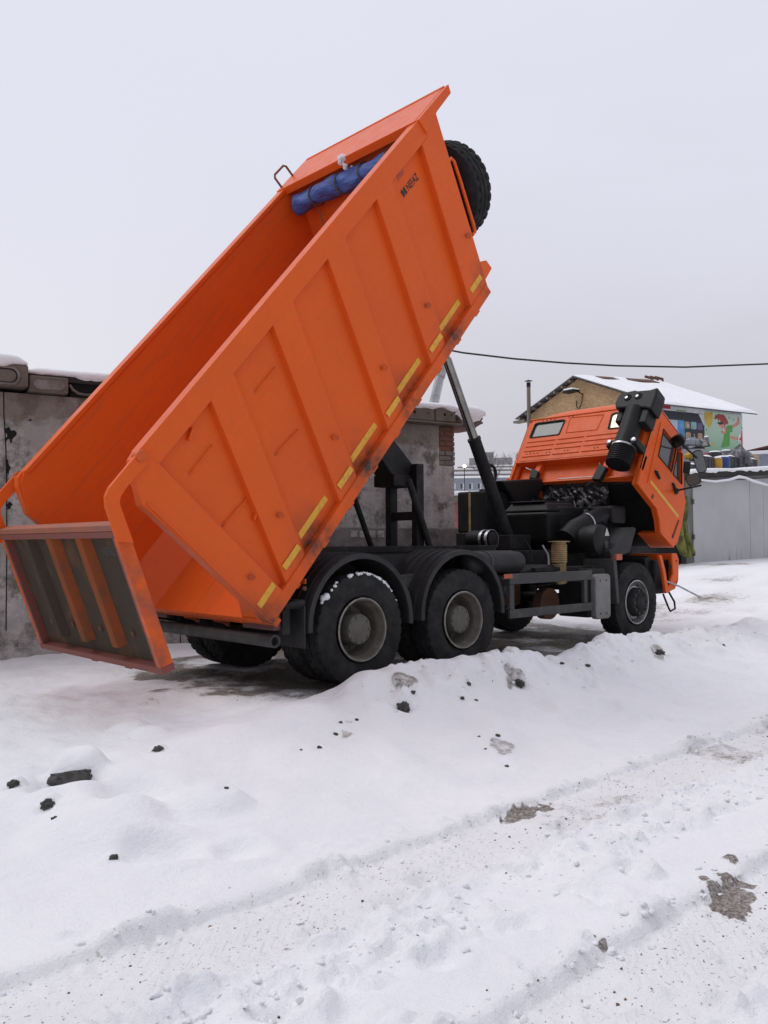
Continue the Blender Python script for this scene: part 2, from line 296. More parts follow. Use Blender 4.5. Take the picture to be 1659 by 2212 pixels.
class MB:
    def __init__(s): s.v = []; s.f = []
    def add(s, vs, fs):
        o = len(s.v); s.v += [tuple(x) for x in vs]; s.f += [tuple(i + o for i in f) for f in fs]; return s
    def box(s, a, b, fn=I3):
        (x0, y0, z0), (x1, y1, z1) = a, b
        return s.add([fn(x, y, z) for x in (x0, x1) for y in (y0, y1) for z in (z0, z1)],
                     [(0, 1, 3, 2), (4, 6, 7, 5), (0, 4, 5, 1), (2, 3, 7, 6), (0, 2, 6, 4), (1, 5, 7, 3)])
    def hexa(s, p):   # p: 4 bottom, 4 top
        return s.add(p, [(0, 3, 2, 1), (4, 5, 6, 7), (0, 1, 5, 4), (1, 2, 6, 5), (2, 3, 7, 6), (3, 0, 4, 7)])
    def prism(s, poly, a0, a1, fn, taper=None):
        n = len(poly); p2 = taper or poly
        return s.add([fn(p[0], a0, p[1]) for p in poly] + [fn(p[0], a1, p[1]) for p in p2],
                     [tuple(range(n))[::-1], tuple(range(n, 2 * n))] + [(i, (i + 1) % n, n + (i + 1) % n, n + i) for i in range(n)])
    def plate(s, outer, holes, a0, a1, fn):
        loops = [outer] + holes; flat = [p for l in loops for p in l]; n = len(flat)
        tri = tessellate_polygon([[Vector((p[0], p[1], 0)) for p in l] for l in loops])
        vs = [fn(p[0], a0, p[1]) for p in flat] + [fn(p[0], a1, p[1]) for p in flat]
        fs = [tuple(t) for t in tri] + [tuple(i + n for i in t[::-1]) for t in tri]
        o = 0
        for l in loops:
            k_ = len(l)
            fs += [(o + i, o + (i + 1) % k_, n + o + (i + 1) % k_, n + o + i) for i in range(k_)]; o += k_
        return s.add(vs, fs)
    def lathe(s, prof, c, ax, seg=32, fn=None, closed=False, phase=0.0, open0=False):
        c = Vector(c); ax = Vector(ax).normalized()
        t = Vector((0, 0, 1)) if abs(ax.z) < 0.9 else Vector((1, 0, 0))
        e1 = ax.cross(t).normalized(); e2 = ax.cross(e1)
        vs = []
        for i in range(seg):
            a = 2 * math.pi * i / seg + phase
            for j, (h, r) in enumerate(prof):
                if fn: h, r = fn(i, j, h, r)
                vs.append(c + ax * h + (e1 * math.cos(a) + e2 * math.sin(a)) * r)
        n = len(prof); fs = []
        for i in range(seg):
            i2 = (i + 1) % seg
            for j in range(n - 1 if not closed else n):
                j2 = (j + 1) % n; fs.append((i * n + j, i * n + j2, i2 * n + j2, i2 * n + j))
        if not closed:
            if not open0: fs.append(tuple(i * n for i in range(seg)))
            fs.append(tuple(i * n + n - 1 for i in range(seg))[::-1])
        return s.add(vs, fs)
    def cyl(s, p0, p1, r0, r1=None, seg=20):
        p0 = Vector(p0); p1 = Vector(p1); return s.lathe([(0, r0), ((p1 - p0).length, r0 if r1 is None else r1)], p0, p1 - p0, seg)
    def tube(s, path, r, seg=10):
        P = [Vector(p) for p in path]; n = len(P); vs = []; prev = None
        for i, p in enumerate(P):
            t = (P[min(i + 1, n - 1)] - P[max(i - 1, 0)]).normalized()
            a = prev if prev is not None else (Vector((0, 0, 1)) if abs(t.z) < 0.9 else Vector((1, 0, 0)))
            e1 = (a - t * a.dot(t)).normalized(); e2 = t.cross(e1); prev = e1
            rr = r[i] if isinstance(r, (list, tuple)) else r
            vs += [p + (e1 * math.cos(2 * math.pi * k_ / seg) + e2 * math.sin(2 * math.pi * k_ / seg)) * rr for k_ in range(seg)]
        fs = [(i * seg + k_, i * seg + (k_ + 1) % seg, (i + 1) * seg + (k_ + 1) % seg, (i + 1) * seg + k_) for i in range(n - 1) for k_ in range(seg)]
        fs += [tuple(range(seg))[::-1], tuple(range((n - 1) * seg, n * seg))]
        return s.add(vs, fs)
    def grid(s, fn, nu, nv):
        return s.add([fn(i / nu, j / nv) for i in range(nu + 1) for j in range(nv + 1)],
                     [(i * (nv + 1) + j, (i + 1) * (nv + 1) + j, (i + 1) * (nv + 1) + j + 1, i * (nv + 1) + j + 1) for i in range(nu) for j in range(nv)])
    def build(s, name, mat, parent=None, bevel=0.0, smooth=None, seg=2, recalc=True, **tags):
        me = bpy.data.meshes.new(name)
        V = np.array(s.v, float)
        c = Vector(tuple((V.min(0) + V.max(0)) / 2))
        if parent is None: c.z = float(V[:, 2].min())
        me.from_pydata([tuple(Vector(v) - c) for v in s.v], [], s.f); me.validate()
        if recalc:
            bm = bmesh.new(); bm.from_mesh(me); bmesh.ops.recalc_face_normals(bm, faces=bm.faces); bm.to_mesh(me); bm.free()
        me.materials.append(M[mat] if isinstance(mat, str) else mat)
        if smooth is not None:
            me.shade_smooth(); me.set_sharp_from_angle(angle=R(smooth))
        o = bpy.data.objects.new(name, me); col.objects.link(o); o['_w'] = tuple(c)
        put(o, parent, c)
        if bevel:
            bv = o.modifiers.new('bevel', 'BEVEL'); bv.width = bevel; bv.segments = seg; bv.limit_method = 'ANGLE'; bv.angle_limit = R(35)
        if tags: tag(o, **tags)
        return o
def wloc(o):
    p = Vector(o.location)
    while o.parent: o = o.parent; p += Vector(o.location)
    return p
def put(o, parent, c):
    if parent is not None: o.parent = parent; o.location = Vector(c) - wloc(parent)
    else: o.location = c
def tag(o, label=None, cat=None, group=None, kind=None):
    if label: o['label'] = label
    if cat: o['category'] = cat
    if group: o['group'] = group
    if kind: o['kind'] = kind
    return o
def empty(name, loc, parent=None, **t):
    o = bpy.data.objects.new(name, None); col.objects.link(o); o.empty_display_size = 0.2; put(o, parent, Vector(loc)); tag(o, **t); return o
def text_mesh(txt, size, fn, name, mat, parent, depth=0.002, bold=0.0):
    cu = bpy.data.curves.new('t', 'FONT'); cu.body = txt; cu.size = size; cu.offset = bold
    t = bpy.data.objects.new('t', cu); col.objects.link(t)
    dg = bpy.context.evaluated_depsgraph_get(); me = bpy.data.meshes.new_from_object(t.evaluated_get(dg))
    bpy.data.objects.remove(t)
    m_ = MB(); m_.add([fn(v.co.x, v.co.y) for v in me.vertices], [tuple(p.vertices) for p in me.polygons])
    bpy.data.meshes.remove(me)
    return m_.build(name, mat, parent, recalc=False)
def arc(c, r, a0, a1, n): return [(c[0] + r * math.cos(R(a0 + (a1 - a0) * i / n)), c[1] + r * math.sin(R(a0 + (a1 - a0) * i / n))) for i in range(n + 1)]

# ------------------------------------------------------------------ ground: one sheet of trodden snow
_NG = {}
def vnoise(x, y, cell, seed):
    g = _NG.get(seed)
    if g is None: g = _NG[seed] = np.random.default_rng(seed).random((256, 256))
    X = x / cell; Y = y / cell; xi = np.floor(X).astype(int); yi = np.floor(Y).astype(int); fx = X - xi; fy = Y - yi
    fx = fx * fx * fx * (fx * (fx * 6 - 15) + 10); fy = fy * fy * fy * (fy * (fy * 6 - 15) + 10)
    a = g[xi % 256, yi % 256]; b_ = g[(xi + 1) % 256, yi % 256]; c_ = g[xi % 256, (yi + 1) % 256]; d_ = g[(xi + 1) % 256, (yi + 1) % 256]
    return (a * (1 - fx) + b_ * fx) * (1 - fy) + (c_ * (1 - fx) + d_ * fx) * fy - 0.5
def fbm(x, y, cell, seed, o=4, g=0.5):
    s = 0; a = 1.0
    for i in range(o): s = s + a * vnoise(x + 31.7 * i, y - 17.3 * i, cell / 2 ** i, seed + i); a *= g
    return s
def sst(x, a, b):
    t = np.clip((x - a) / (b - a), 0, 1); return t * t * (3 - 2 * t)
def bumpf(x, a, b, s): return sst(x, a - s, a + s) * (1 - sst(x, b - s, b + s))
PITS = []   # (x, y, radius, depth) dents and stones
def ground_h(x, y, full=True):
    x = np.asarray(x, float); y = np.asarray(y, float)
    rise = 0.80 * sst(x, 5.5, 15.5) * (0.35 + 0.65 * sst(y, -7.0, 1.5)) + 0.012 * np.maximum(x - 15, 0)
    rise = np.minimum(rise, 2.0)
    wob = 0.22 * fbm(x, y * 0.5, 1.7, 3, 3)
    pad = sst(y + wob * 0.5, -2.75, -1.75)
    slope = sst(y + 0.30 * fbm(x, y, 2.4, 41, 2), -3.75, -1.95)
    left = -0.055 * np.maximum(-0.8 - x, 0) - 0.02 * np.maximum(-2.5 - x, 0)
    left = np.maximum(left, -0.45)
    base = -0.25 * (1 - slope)
    cr = np.interp(x, [-3, -1.6, -0.7, 0.3, 1.0, 2.2, 3.1, 4.2, 5.6, 8], [0.03, 0.11, 0.22, 0.25, 0.24, 0.20, 0.24, 0.22, 0.19, 0.08])
    crest = cr * np.exp(-((y + 1.92 + wob * 0.45) / 0.37) ** 2) * (1 + 0.55 * fbm(x, y, 0.45, 77, 3))
    h = base + rise + left * slope * (1 - sst(x, -0.5, 0.5)) + crest
    # bank is lumpy, pad trodden, road smoother
    bank = bumpf(y, -3.9, -1.8, 0.5)
    h = h + bank * 0.085 * fbm(x, y, 0.95, 21, 3) * (0.5 + 0.5 * sst(x, 6, -1))
    h = h + bank * 0.05 * fbm(x, y, 0.30, 25, 3) * sst(x, -2.8, 0.3)
    h = h + 0.022 * fbm(x, y, 0.55, 9, 3) + 0.004 * fbm(x, y, 0.09, 19, 2)
    lump = sst(fbm(x, y, 0.17, 15, 3), 0.05, 0.5)
    cr_m = bumpf(y, -2.4, -1.65, 0.2) * sst(x, -1.2, 0.2)
    h = h + cr_m * 0.045 * lump + cr_m * 0.020 * fbm(x, y, 0.10, 17, 3)
    # wheel ruts of the road
    road = 1 - sst(y, -4.2, -3.7)
    c1 = -4.26 + 0.025 * fbm(x, x * 0, 3.5, 5, 1); c2 = -5.66 + 0.025 * fbm(x, x * 0 + 9, 3.5, 6, 1)
    for c_, seed, dp in ((c1, 51, 0.038), (c2, 52, 0.042)):
        d_ = y - c_
        rut = bumpf(d_ + 0.010 * fbm(x, y, 0.09, seed + 30, 3), -0.25, 0.25, 0.022)
        tread = 0.012 * np.sin(x * 2 * np.pi / 0.085 + 5.0 * np.abs(d_)) * bumpf(np.abs(d_), 0.12, 0.24, 0.03) * sst(fbm(x, y, 0.8, 71, 2), -0.35, 0.05)
        h = h - rut * (dp + 0.014 * fbm(x, y, 0.20, seed, 3) + 0.010 * fbm(x, y, 0.07, seed + 3, 2)) + rut * tread
        rim = np.exp(-((np.abs(d_) - 0.31) / 0.05) ** 2) * 0.022 * (0.1 + 2.0 * sst(fbm(x, y, 0.20, seed + 9, 4), -0.05, 0.5))
        h = h + rim
    mid = bumpf(y, -4.98, -4.55, 0.06)
    h = h + mid * 0.048 * sst(fbm(x, y, 0.24, 61, 5, 0.6), -0.02, 0.5) - mid * 0.014
    h = h + (1 - sst(y, -3.9, -3.6)) * 0.030 * sst(fbm(x, y, 0.19, 63, 4, 0.6), 0.30, 0.75)
    # trodden pad left of the truck and beyond
    tr = sst(y, -1.9, -1.2) * (1 - sst(x, -0.6, 0.6)) + sst(x, 5.2, 6.5) * sst(y, -3.5, -2)
    h = h + tr * 0.040 * fbm(x, y, 0.28, 88, 3)
    und = bumpf(y, -1.5, 1.7, 0.2) * bumpf(x, -1.4, 6.2, 0.4)
    h = h * (1 - und * 0.75) - und * 0.012 + und * 0.02 * fbm(x, y, 0.16, 91, 3)
    if full:
        for px, py, pr, pd in PITS:
            q = ((x - px) ** 2 + (y - py) ** 2) / pr ** 2
            h = h - pd * np.exp(-q * q) + pd * 0.35 * np.exp(-((np.sqrt(q) - 1.5) / 0.45) ** 2)
    return h
def ray(px, py):   # a direction in the photograph's frame (1659 x 2212)
    return (VD + VR * ((px - 829.5) / 1853.56) - VU * ((py - 1106.0) / 1853.56))
def on_ground(px, py):
    v = ray(px, py); lo, t = 2.0, 2.0
    while t < 60:
        p = CAM + v * t
        if p.z < float(ground_h(p.x, p.y, False)):
            break
        lo = t; t += 0.04
    for _ in range(16):
        mid_ = (lo + t) / 2; p = CAM + v * mid_
        if p.z < float(ground_h(p.x, p.y, False)): t = mid_
        else: lo = mid_
    return CAM + v * t, t
def z6(x, y): return (x / 1.0972 / 1.8228, (2600 + y / 1.0972) / 1.8228)
def z7(x, y): return ((1512 + x / 1.0972) / 1.8228, (2400 + y / 1.0972) / 1.8228)
STONES = [  # pixel, width in photo px (1659 wide), label
 (z6(305, 492), 88, 'long dark stone block poking out of the snow bank, largest of the stones'),
 (z6(60, 545), 26, 'dark stone in the snow at the left edge, left of the long stone block'),
 (z6(205, 637), 28, 'dark broken stone in the snow just below the long stone block'),
 (z6(235, 690), 14, 'small dark stone with pebbles right under the broken stone'),
 (z6(682, 386), 20, 'dark stone in the snow to the right of the long stone block'),
 (z6(1380, 372), 13, 'upright dark stone in the bank below the rear dual wheels'),
 (z6(1470, 265), 11, 'dark pebble, upper left one of the small cluster under the rear wheel'),
 (z6(1540, 253), 9, 'dark pebble, upper right one of the small cluster under the rear wheel'),
 (z6(1450, 314), 11, 'brownish pebble, lowest of the small cluster under the rear wheel'),
 (z6(490, 851), 19, 'lone dark stone in a snow hollow, lowest stone on the left bank'),
 (z6(978, 590), 11, 'small dark stone on a snow mound in the middle of the bank'),
 (z6(1300, 382), 7, 'tiny stone left of the upright dark stone in the bank'),
 (z7(80, 408), 30, 'black rough clod on the bank in front of the rear and middle wheels'),
 (z7(124, 365), 12, 'small dark clod just above the black rough clod'),
 (z7(336, 377), 11, 'dark stone on the bank right of the black rough clod'),
 (z7(364, 315), 11, 'brown stone near the bank crest below the middle wheel'),
 (z7(585, 315), 22, 'grey-brown flat stone near the bank crest below the side guard'),
 (z7(770, 228), 10, 'small dark stone on the bank crest below the side guard'),
 (z7(880, 238), 13, 'brown stone on the bank crest behind the front wheel'),
 (z7(397, 388), 9, 'thin dark stone on the bank beside the dark stone'),
 (z7(490, 540), 11, 'dark clod at the top of the cracked snow patch on the slope'),
 (z7(410, 545), 8, 'reddish clod at the left end of the cracked snow patch'),
 (z7(438, 598), 8, 'dark clod in the middle of the cracked snow patch'),
 (z7(530, 672), 9, 'dark clod at the bottom of the cracked snow patch'),
 (z7(1190, 185), 19, 'brown clod in the snow just in front of the front wheel'),
 (z7(1465, 150), 8, 'small reddish stone in the snow right of the front wheel'),
 (z6(1200, 1460), 10, 'small dark pebble in the hollow between the ruts in the foreground'),
 (z6(1222, 1482), 8, 'dark pebble at the lower right of the foreground hollow'),
]
SPOTS = [(on_ground(*q), wpx, lab) for q, wpx, lab in STONES]
for (p, t), wpx, lab in SPOTS:
    wd = wpx * t / 1853.56
    PITS.append((p.x - VD.x * wd * 0.45, p.y - VD.y * wd * 0.45, max(wd * 0.75, 0.05), 0.20 * max(wd, 0.04)))
    if wpx > 17: PITS.append((p.x + VD.x * wd * 0.55, p.y + VD.y * wd * 0.55, max(wd * 0.6, 0.05), -0.42 * wd))
for q, rr, dp in ((z6(690, 820), 0.16, 0.05), (z6(900, 800), 0.2, 0.035), (z6(1050, 820), 0.12, 0.03), (z6(560, 560), 0.2, 0.05), (z6(440, 700), 0.3, -0.07),
                  (z6(300, 600), 0.22, -0.06), (z6(560, 280), 0.13, -0.035), (z6(650, 300), 0.12, -0.03), (z6(930, 590), 0.18, -0.06), (z6(1200, 1450), 0.11, 0.05), (z6(1540, 1530), 0.09, 0.03),
                  (z7(20, 1440), 0.08, 0.03), (z7(240, 1520), 0.08, 0.03), (z7(550, 1375), 0.06, 0.025), (z7(630, 1370), 0.05, 0.02), (z7(820, 1215), 0.06, 0.03), (z7(930, 1240), 0.09, 0.035),
                  (z7(1080, 1120), 0.07, 0.025), (z7(1140, 1110), 0.07, -0.03), (z7(670, 420), 0.14, 0.03), (z7(970, 415), 0.10, 0.04), (z7(1190, 470), 0.1, 0.03), (z7(860, 310), 0.10, 0.04),
                  (z7(930, 880), 0.09, 0.035), (z7(800, 950), 0.10, 0.03), (z7(690, 1030), 0.10, 0.03), (z7(620, 1090), 0.10, 0.03), (z7(1320, 800), 0.08, 0.03), (z7(230, 1180), 0.12, 0.04), (z7(100, 1240), 0.14, 0.04), (z7(100, 330), 0.14, -0.06)):
    p, t = on_ground(*q); PITS.append((p.x, p.y, rr, dp))
def axis_coords(lo, hi, step, far, extra=None):
    a = list(np.arange(lo, hi + 1e-6, step)); s = step; x = hi; up = []
    while x < far: s *= 1.16; x += s; up.append(x)
    s = step; x = lo; dn = []
    while x > -far: s *= 1.16; x -= s; dn.append(x)
    return np.array(dn[::-1] + a + up)
ys = np.concatenate([np.arange(-6.6, -1.4, 0.02), np.arange(-1.4, 4.0, 0.045)])
up = []; s_ = 0.045; x_ = 4.0
while x_ < 900: s_ *= 1.14; x_ += s_; up.append(x_)
dn = []; s_ = 0.02; x_ = -6.6
while x_ > -900: s_ *= 1.16; x_ -= s_; dn.append(x_)
ys = np.concatenate([dn[::-1], ys, up]); xs = axis_coords(-5.2, 6.4, 0.022, 900)
GX, GY = np.meshgrid(xs, ys, indexing='ij'); GZ = ground_h(GX, GY)
far_ = np.clip((np.hypot(GX, GY) - 60) / 200, 0, 1); GZ = GZ * (1 - far_) + far_ * 0.3
nx, ny = GX.shape
# dirt that lies on the snow (ruts, oily ground under the truck, bare patches)
D = np.zeros_like(GX)
for c_, wd in ((-4.26, 0.30), (-5.66, 0.28)):
    c2_ = c_ + 0.05 * fbm(GX, GX * 0 + (9 if c_ < -5 else 0), 2.5, 6 if c_ < -5 else 5, 2)
    rut = bumpf(GY - c2_, -wd, wd, 0.12)
    D += rut * np.clip(0.22 + 0.05 * GX + 0.45 * fbm(GX, GY, 0.9, 33, 3), 0.29, 0.56)
D += bumpf(GY, -5.2, -3.8, 0.4) * sst(GX, 0.5, 4) * (0.28 + 0.3 * fbm(GX, GY, 1.2, 37, 3))
D += 0.18 * bumpf(GY, -2.4, -1.6, 0.25) * sst(GX, -1, 0.5) * sst(fbm(GX, GY, 0.7, 39, 3), 0.0, 0.5)
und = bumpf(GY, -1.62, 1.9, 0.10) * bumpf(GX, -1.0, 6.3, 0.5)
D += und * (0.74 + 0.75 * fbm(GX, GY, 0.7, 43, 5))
D += 0.5 * bumpf(GY, 1.7, 4.0, 0.6) * bumpf(GX, 1.0, 7.0, 1.0) * sst(fbm(GX, GY, 0.9, 49, 4), -0.3, 0.3)
D += 0.55 * bumpf(GY, -1.4, 1.2, 0.4) * bumpf(GX, -1.9, -0.7, 0.4) * sst(fbm(GX, GY, 0.5, 45, 4), 0.0, 0.4)
D += sst(GX, 6.0, 8) * sst(GY, -3.2, -1.5) * np.clip(0.22 + 0.6 * fbm(GX, GY, 1.1, 47, 4), 0, 0.6)
def patch(px, py, ax, ay, ang, amt, seed):
    dx = GX - px; dy = GY - py; c_, s2 = math.cos(ang), math.sin(ang)
    q = np.sqrt(((dx * c_ + dy * s2) / ax) ** 2 + ((-dx * s2 + dy * c_) / ay) ** 2) + 0.9 * fbm(GX, GY, 0.13, seed, 4)
    return amt * (1 - sst(q, 0.75, 1.15))
def gpatch(q, qx, qy, amt, seed, rag=0.8, soft=0.2):
    """bare patch given by its middle and two axis ends on the ground"""
    p0, pa, pb = [on_ground(*k_)[0] for k_ in (q, qx, qy)]
    A_ = np.array([[pa.x - p0.x, pb.x - p0.x], [pa.y - p0.y, pb.y - p0.y]]); I_ = np.linalg.inv(A_)
    dx = GX - p0.x; dy = GY - p0.y; a = I_[0, 0] * dx + I_[0, 1] * dy; b_ = I_[1, 0] * dx + I_[1, 1] * dy
    qq = np.sqrt(a * a + b_ * b_) + rag * fbm(GX, GY, 0.10, seed, 5, 0.65)
    return amt * (1 - sst(qq, 0.9 - soft, 0.9 + soft))
D = np.maximum.reduce([D, gpatch(z7(622, 868), z7(728, 845), z7(606, 826), 1.0, 101, 0.6), gpatch(z7(1500, 1270), z7(1610, 1262), z7(1512, 1180), 1.0, 102, 0.55),
     gpatch(z7(1530, 1190), z7(1622, 1192), z7(1535, 1165), 1.0, 107, 0.6), gpatch(z7(1400, 1228), z7(1450, 1228), z7(1402, 1212), 1.0, 108, 0.6), gpatch(z7(1490, 1065), z7(1528, 1098), z7(1502, 1055), 0.95, 103, 0.6),
     gpatch(z7(1380, 1160), z7(1412, 1162), z7(1382, 1148), 0.9, 104), gpatch(z7(1260, 1420), z7(1400, 1360), z7(1290, 1470), 0.34, 105, 1.2, 0.6), gpatch(z7(940, 1440), z7(968, 1446), z7(940, 1428), 0.9, 106)])
for q, a in ((z7(500, 600), 0.10), (z7(560, 300), 0.10), (z7(100, 330), 0.09), (z7(1190, 190), 0.12), (z6(1500, 320), 0.07)):
    p, t = on_ground(*q); D += patch(p.x, p.y, a * 1.5, a, 0.3, 0.5, int(a * 1000) + 7)
D = np.clip(D, 0, 1)
RUT = np.zeros_like(GX)
for c_, o_, sd_ in ((-4.26, 0, 5), (-5.66, 9, 6)):
    cc_ = c_ + 0.025 * fbm(GX, GX * 0 + o_, 3.5, sd_, 1)
    RUT = np.maximum(RUT, bumpf(GY - cc_, -0.22, 0.22, 0.03) * sst(fbm(GX, GY, 0.55, 72, 4), -0.18, 0.30))
me = bpy.data.meshes.new('snow_ground')
me.vertices.add(nx * ny); me.vertices.foreach_set('co', np.stack([GX, GY, GZ], -1).astype(np.float32).ravel())
ii, jj = np.meshgrid(np.arange(nx - 1), np.arange(ny - 1), indexing='ij'); a_ = (ii * ny + jj).ravel()
quads = np.stack([a_, a_ + ny, a_ + ny + 1, a_ + 1], -1).astype(np.int32)
me.loops.add(quads.size); me.loops.foreach_set('vertex_index', quads.ravel())
me.polygons.add(len(quads)); me.polygons.foreach_set('loop_start', np.arange(0, quads.size, 4, dtype=np.int32))
ar_ = me.attributes.new('rut', 'FLOAT', 'POINT'); ar_.data.foreach_set('value', RUT.astype(np.float32).ravel())
at_ = me.attributes.new('dirt', 'FLOAT', 'POINT'); at_.data.foreach_set('value', D.astype(np.float32).ravel())
me.update(); me.validate(); me.shade_smooth(); me.materials.append(M['snow_ground'])
g = bpy.data.objects.new('snow_ground', me); col.objects.link(g); tag(g, 'snow covered yard and road with wheel ruts and a low bank', None, None, 'structure')

# ------------------------------------------------------------------ stones
for (p, t), wpx, lab in SPOTS:
    wd = wpx * t / 1853.56 * 1.05
    bm = bmesh.new(); bmesh.ops.create_icosphere(bm, subdivisions=4 if wpx > 18 else 3, radius=0.5)
    sd = random.random() * 50
    sx, sy, sz = (1.0, 0.5, 0.46) if wpx > 60 else (1.0, random.uniform(0.7, 1), random.uniform(0.65, 0.95))
    for vv in bm.verts:
        c_ = vv.co
        q_ = Vector((c_.x * 3.2 + sd, c_.y * 3.2, c_.z * 3.2))
        n_ = 0.42 * mnoise.noise(q_) + 0.26 * mnoise.noise(q_ * 2.3) + 0.16 * mnoise.noise(q_ * 5)
        c_ *= 1 + n_
        if wpx > 60:
            for ax_ in range(3): c_[ax_] = max(-0.37, min(0.37, c_[ax_])) * 1.25
        vv.co = Vector((c_.x * sx, c_.y * sy, c_.z * sz + (0.25 * c_.x if wpx > 60 else 0))) * wd
    me = bpy.data.meshes.new('stone'); bm.to_mesh(me); bm.free(); me.materials.append(M['rock'])
    o = bpy.data.objects.new('stone', me); col.objects.link(o)
    o.location = (p.x, p.y, float(ground_h(p.x, p.y)) - wd * sz * (0.30 if wpx > 60 else 0.16)); o.rotation_euler = (random.uniform(-.3, .3), random.uniform(-.2, .2), -0.76 + random.uniform(-.3, .3))
    tag(o, lab, 'stone', 'stones poking out of the snow bank')

# ------------------------------------------------------------------ crumbs of snow and grit, too many to count
def scatter(n, place, r0, r1, mat, name, label, seed, squash=0.7, sink=0.25):
    rg_ = np.random.default_rng(seed); P_ = np.array([place(rg_) for _ in range(n)])
    Z_ = ground_h(P_[:, 0], P_[:, 1])
    bm_ = bmesh.new(); bmesh.ops.create_icosphere(bm_, subdivisions=2 if mat == 'snow' else 1, radius=1); bv_ = np.array([v.co[:] for v in bm_.verts]); bf_ = [tuple(v.index for v in f.verts) for f in bm_.faces]; bm_.free()
    m_ = MB()
    for (x, y), z in zip(P_, Z_):
        r = r0 * (r1 / r0) ** (rg_.random() ** 2.2)
        q = bv_ * (1 + 0.22 * np.sin(bv_ @ rg_.uniform(-4, 4, (3, 1)) + rg_.uniform(0, 6)) + rg_.uniform(-.12, .12, (len(bv_), 1))) * r * np.array([rg_.uniform(.8, 1.4), rg_.uniform(.8, 1.2), squash])
        m_.add([(x + a, y + b_, z + c_ + r * (squash - 2 * sink)) for a, b_, c_ in q], bf_)
    return m_.build(name, mat, None, smooth=50 if mat == 'snow' else None, label=label, kind='stuff')
def pl_crumb(rg_):
    k_ = rg_.random()
    if k_ < 0.20: return (rg_.uniform(-1.2, 6.5), rg_.normal(-2.0, 0.22))
    if k_ < 0.70: return (rg_.uniform(-4.8, 3.5), rg_.normal(-4.72, 0.13))
    if k_ < 0.86: return (rg_.uniform(-4.4, 1.0), rg_.normal(-5.40, 0.05))
    return (rg_.uniform(-4.8, 4), rg_.normal(-4.0, 0.06))
scatter(1200, pl_crumb, 0.004, 0.021, 'snow', 'snow_crumbs', 'crumbs of broken snow along the bank crest and beside the ruts', 5)
def pl_grit(rg_):
    k_ = rg_.random()
    if k_ < 0.45: return (rg_.uniform(-4.6, 5), rg_.normal(-4.26, 0.13))
    if k_ < 0.80: return (rg_.uniform(-4.2, 0.5), rg_.normal(-5.66, 0.13))
    if k_ < 0.92: return (rg_.uniform(-0.8, 6.5), rg_.normal(-2.05, 0.22))
    return (rg_.uniform(-4, 3), rg_.uniform(-5.3, -4.5))
scatter(420, pl_grit, 0.002, 0.008, 'grit', 'road_grit', 'brown grit lying in the wheel ruts and on the bank', 6, 0.8, 0.3)
# ------------------------------------------------------------------ the dump truck
truck = empty('dump_truck', (2.2, 0, 0), label='orange dump truck with raised tipper body and cab tilted forward', cat='dump truck')
HW = 1.22
# ---- tipper body: walls, floor, front wall
b_ = MB()
side_poly = [(0, 0), (4.59, 0), (5.36, 1.77), (5.36, 1.85), (0.26, 1.85), (0.15, 1.80), (-0.03, 1.545)]
for sgn in (-1, 1):
    b_.prism(side_poly, sgn * 1.10, sgn * 1.15, B)
b_.box((0.0, -1.10, -0.03), (4.60, 1.10, 0.02), B)
b_.prism([(4.50, 0.02), (4.60, 0.02), (5.34, 1.76), (5.24, 1.76)], -1.10, 1.10, B)
body = b_.build('tipper_body', 'orange_dirty', truck)
for sgn in (-1, 1):   # floor chamfer plates
    MB().add([B(u, sgn * y, w_) for u in (0.01, 4.55) for y, w_ in ((1.098, 0.34), (0.80, 0.021), (0.80, 0.015), (1.098, 0.02))],
             [(0, 1, 5, 4), (1, 2, 6, 5), (2, 3, 7, 6), (3, 0, 4, 7), (0, 1, 2, 3), (4, 5, 6, 7)]).build('floor_chamfer', 'orange', body)
MB().box((0.012, -1.21, -0.10), (0.09, 1.21, -0.032), B).build('rear_floor_beam', 'orange_tail', body, 0.006)
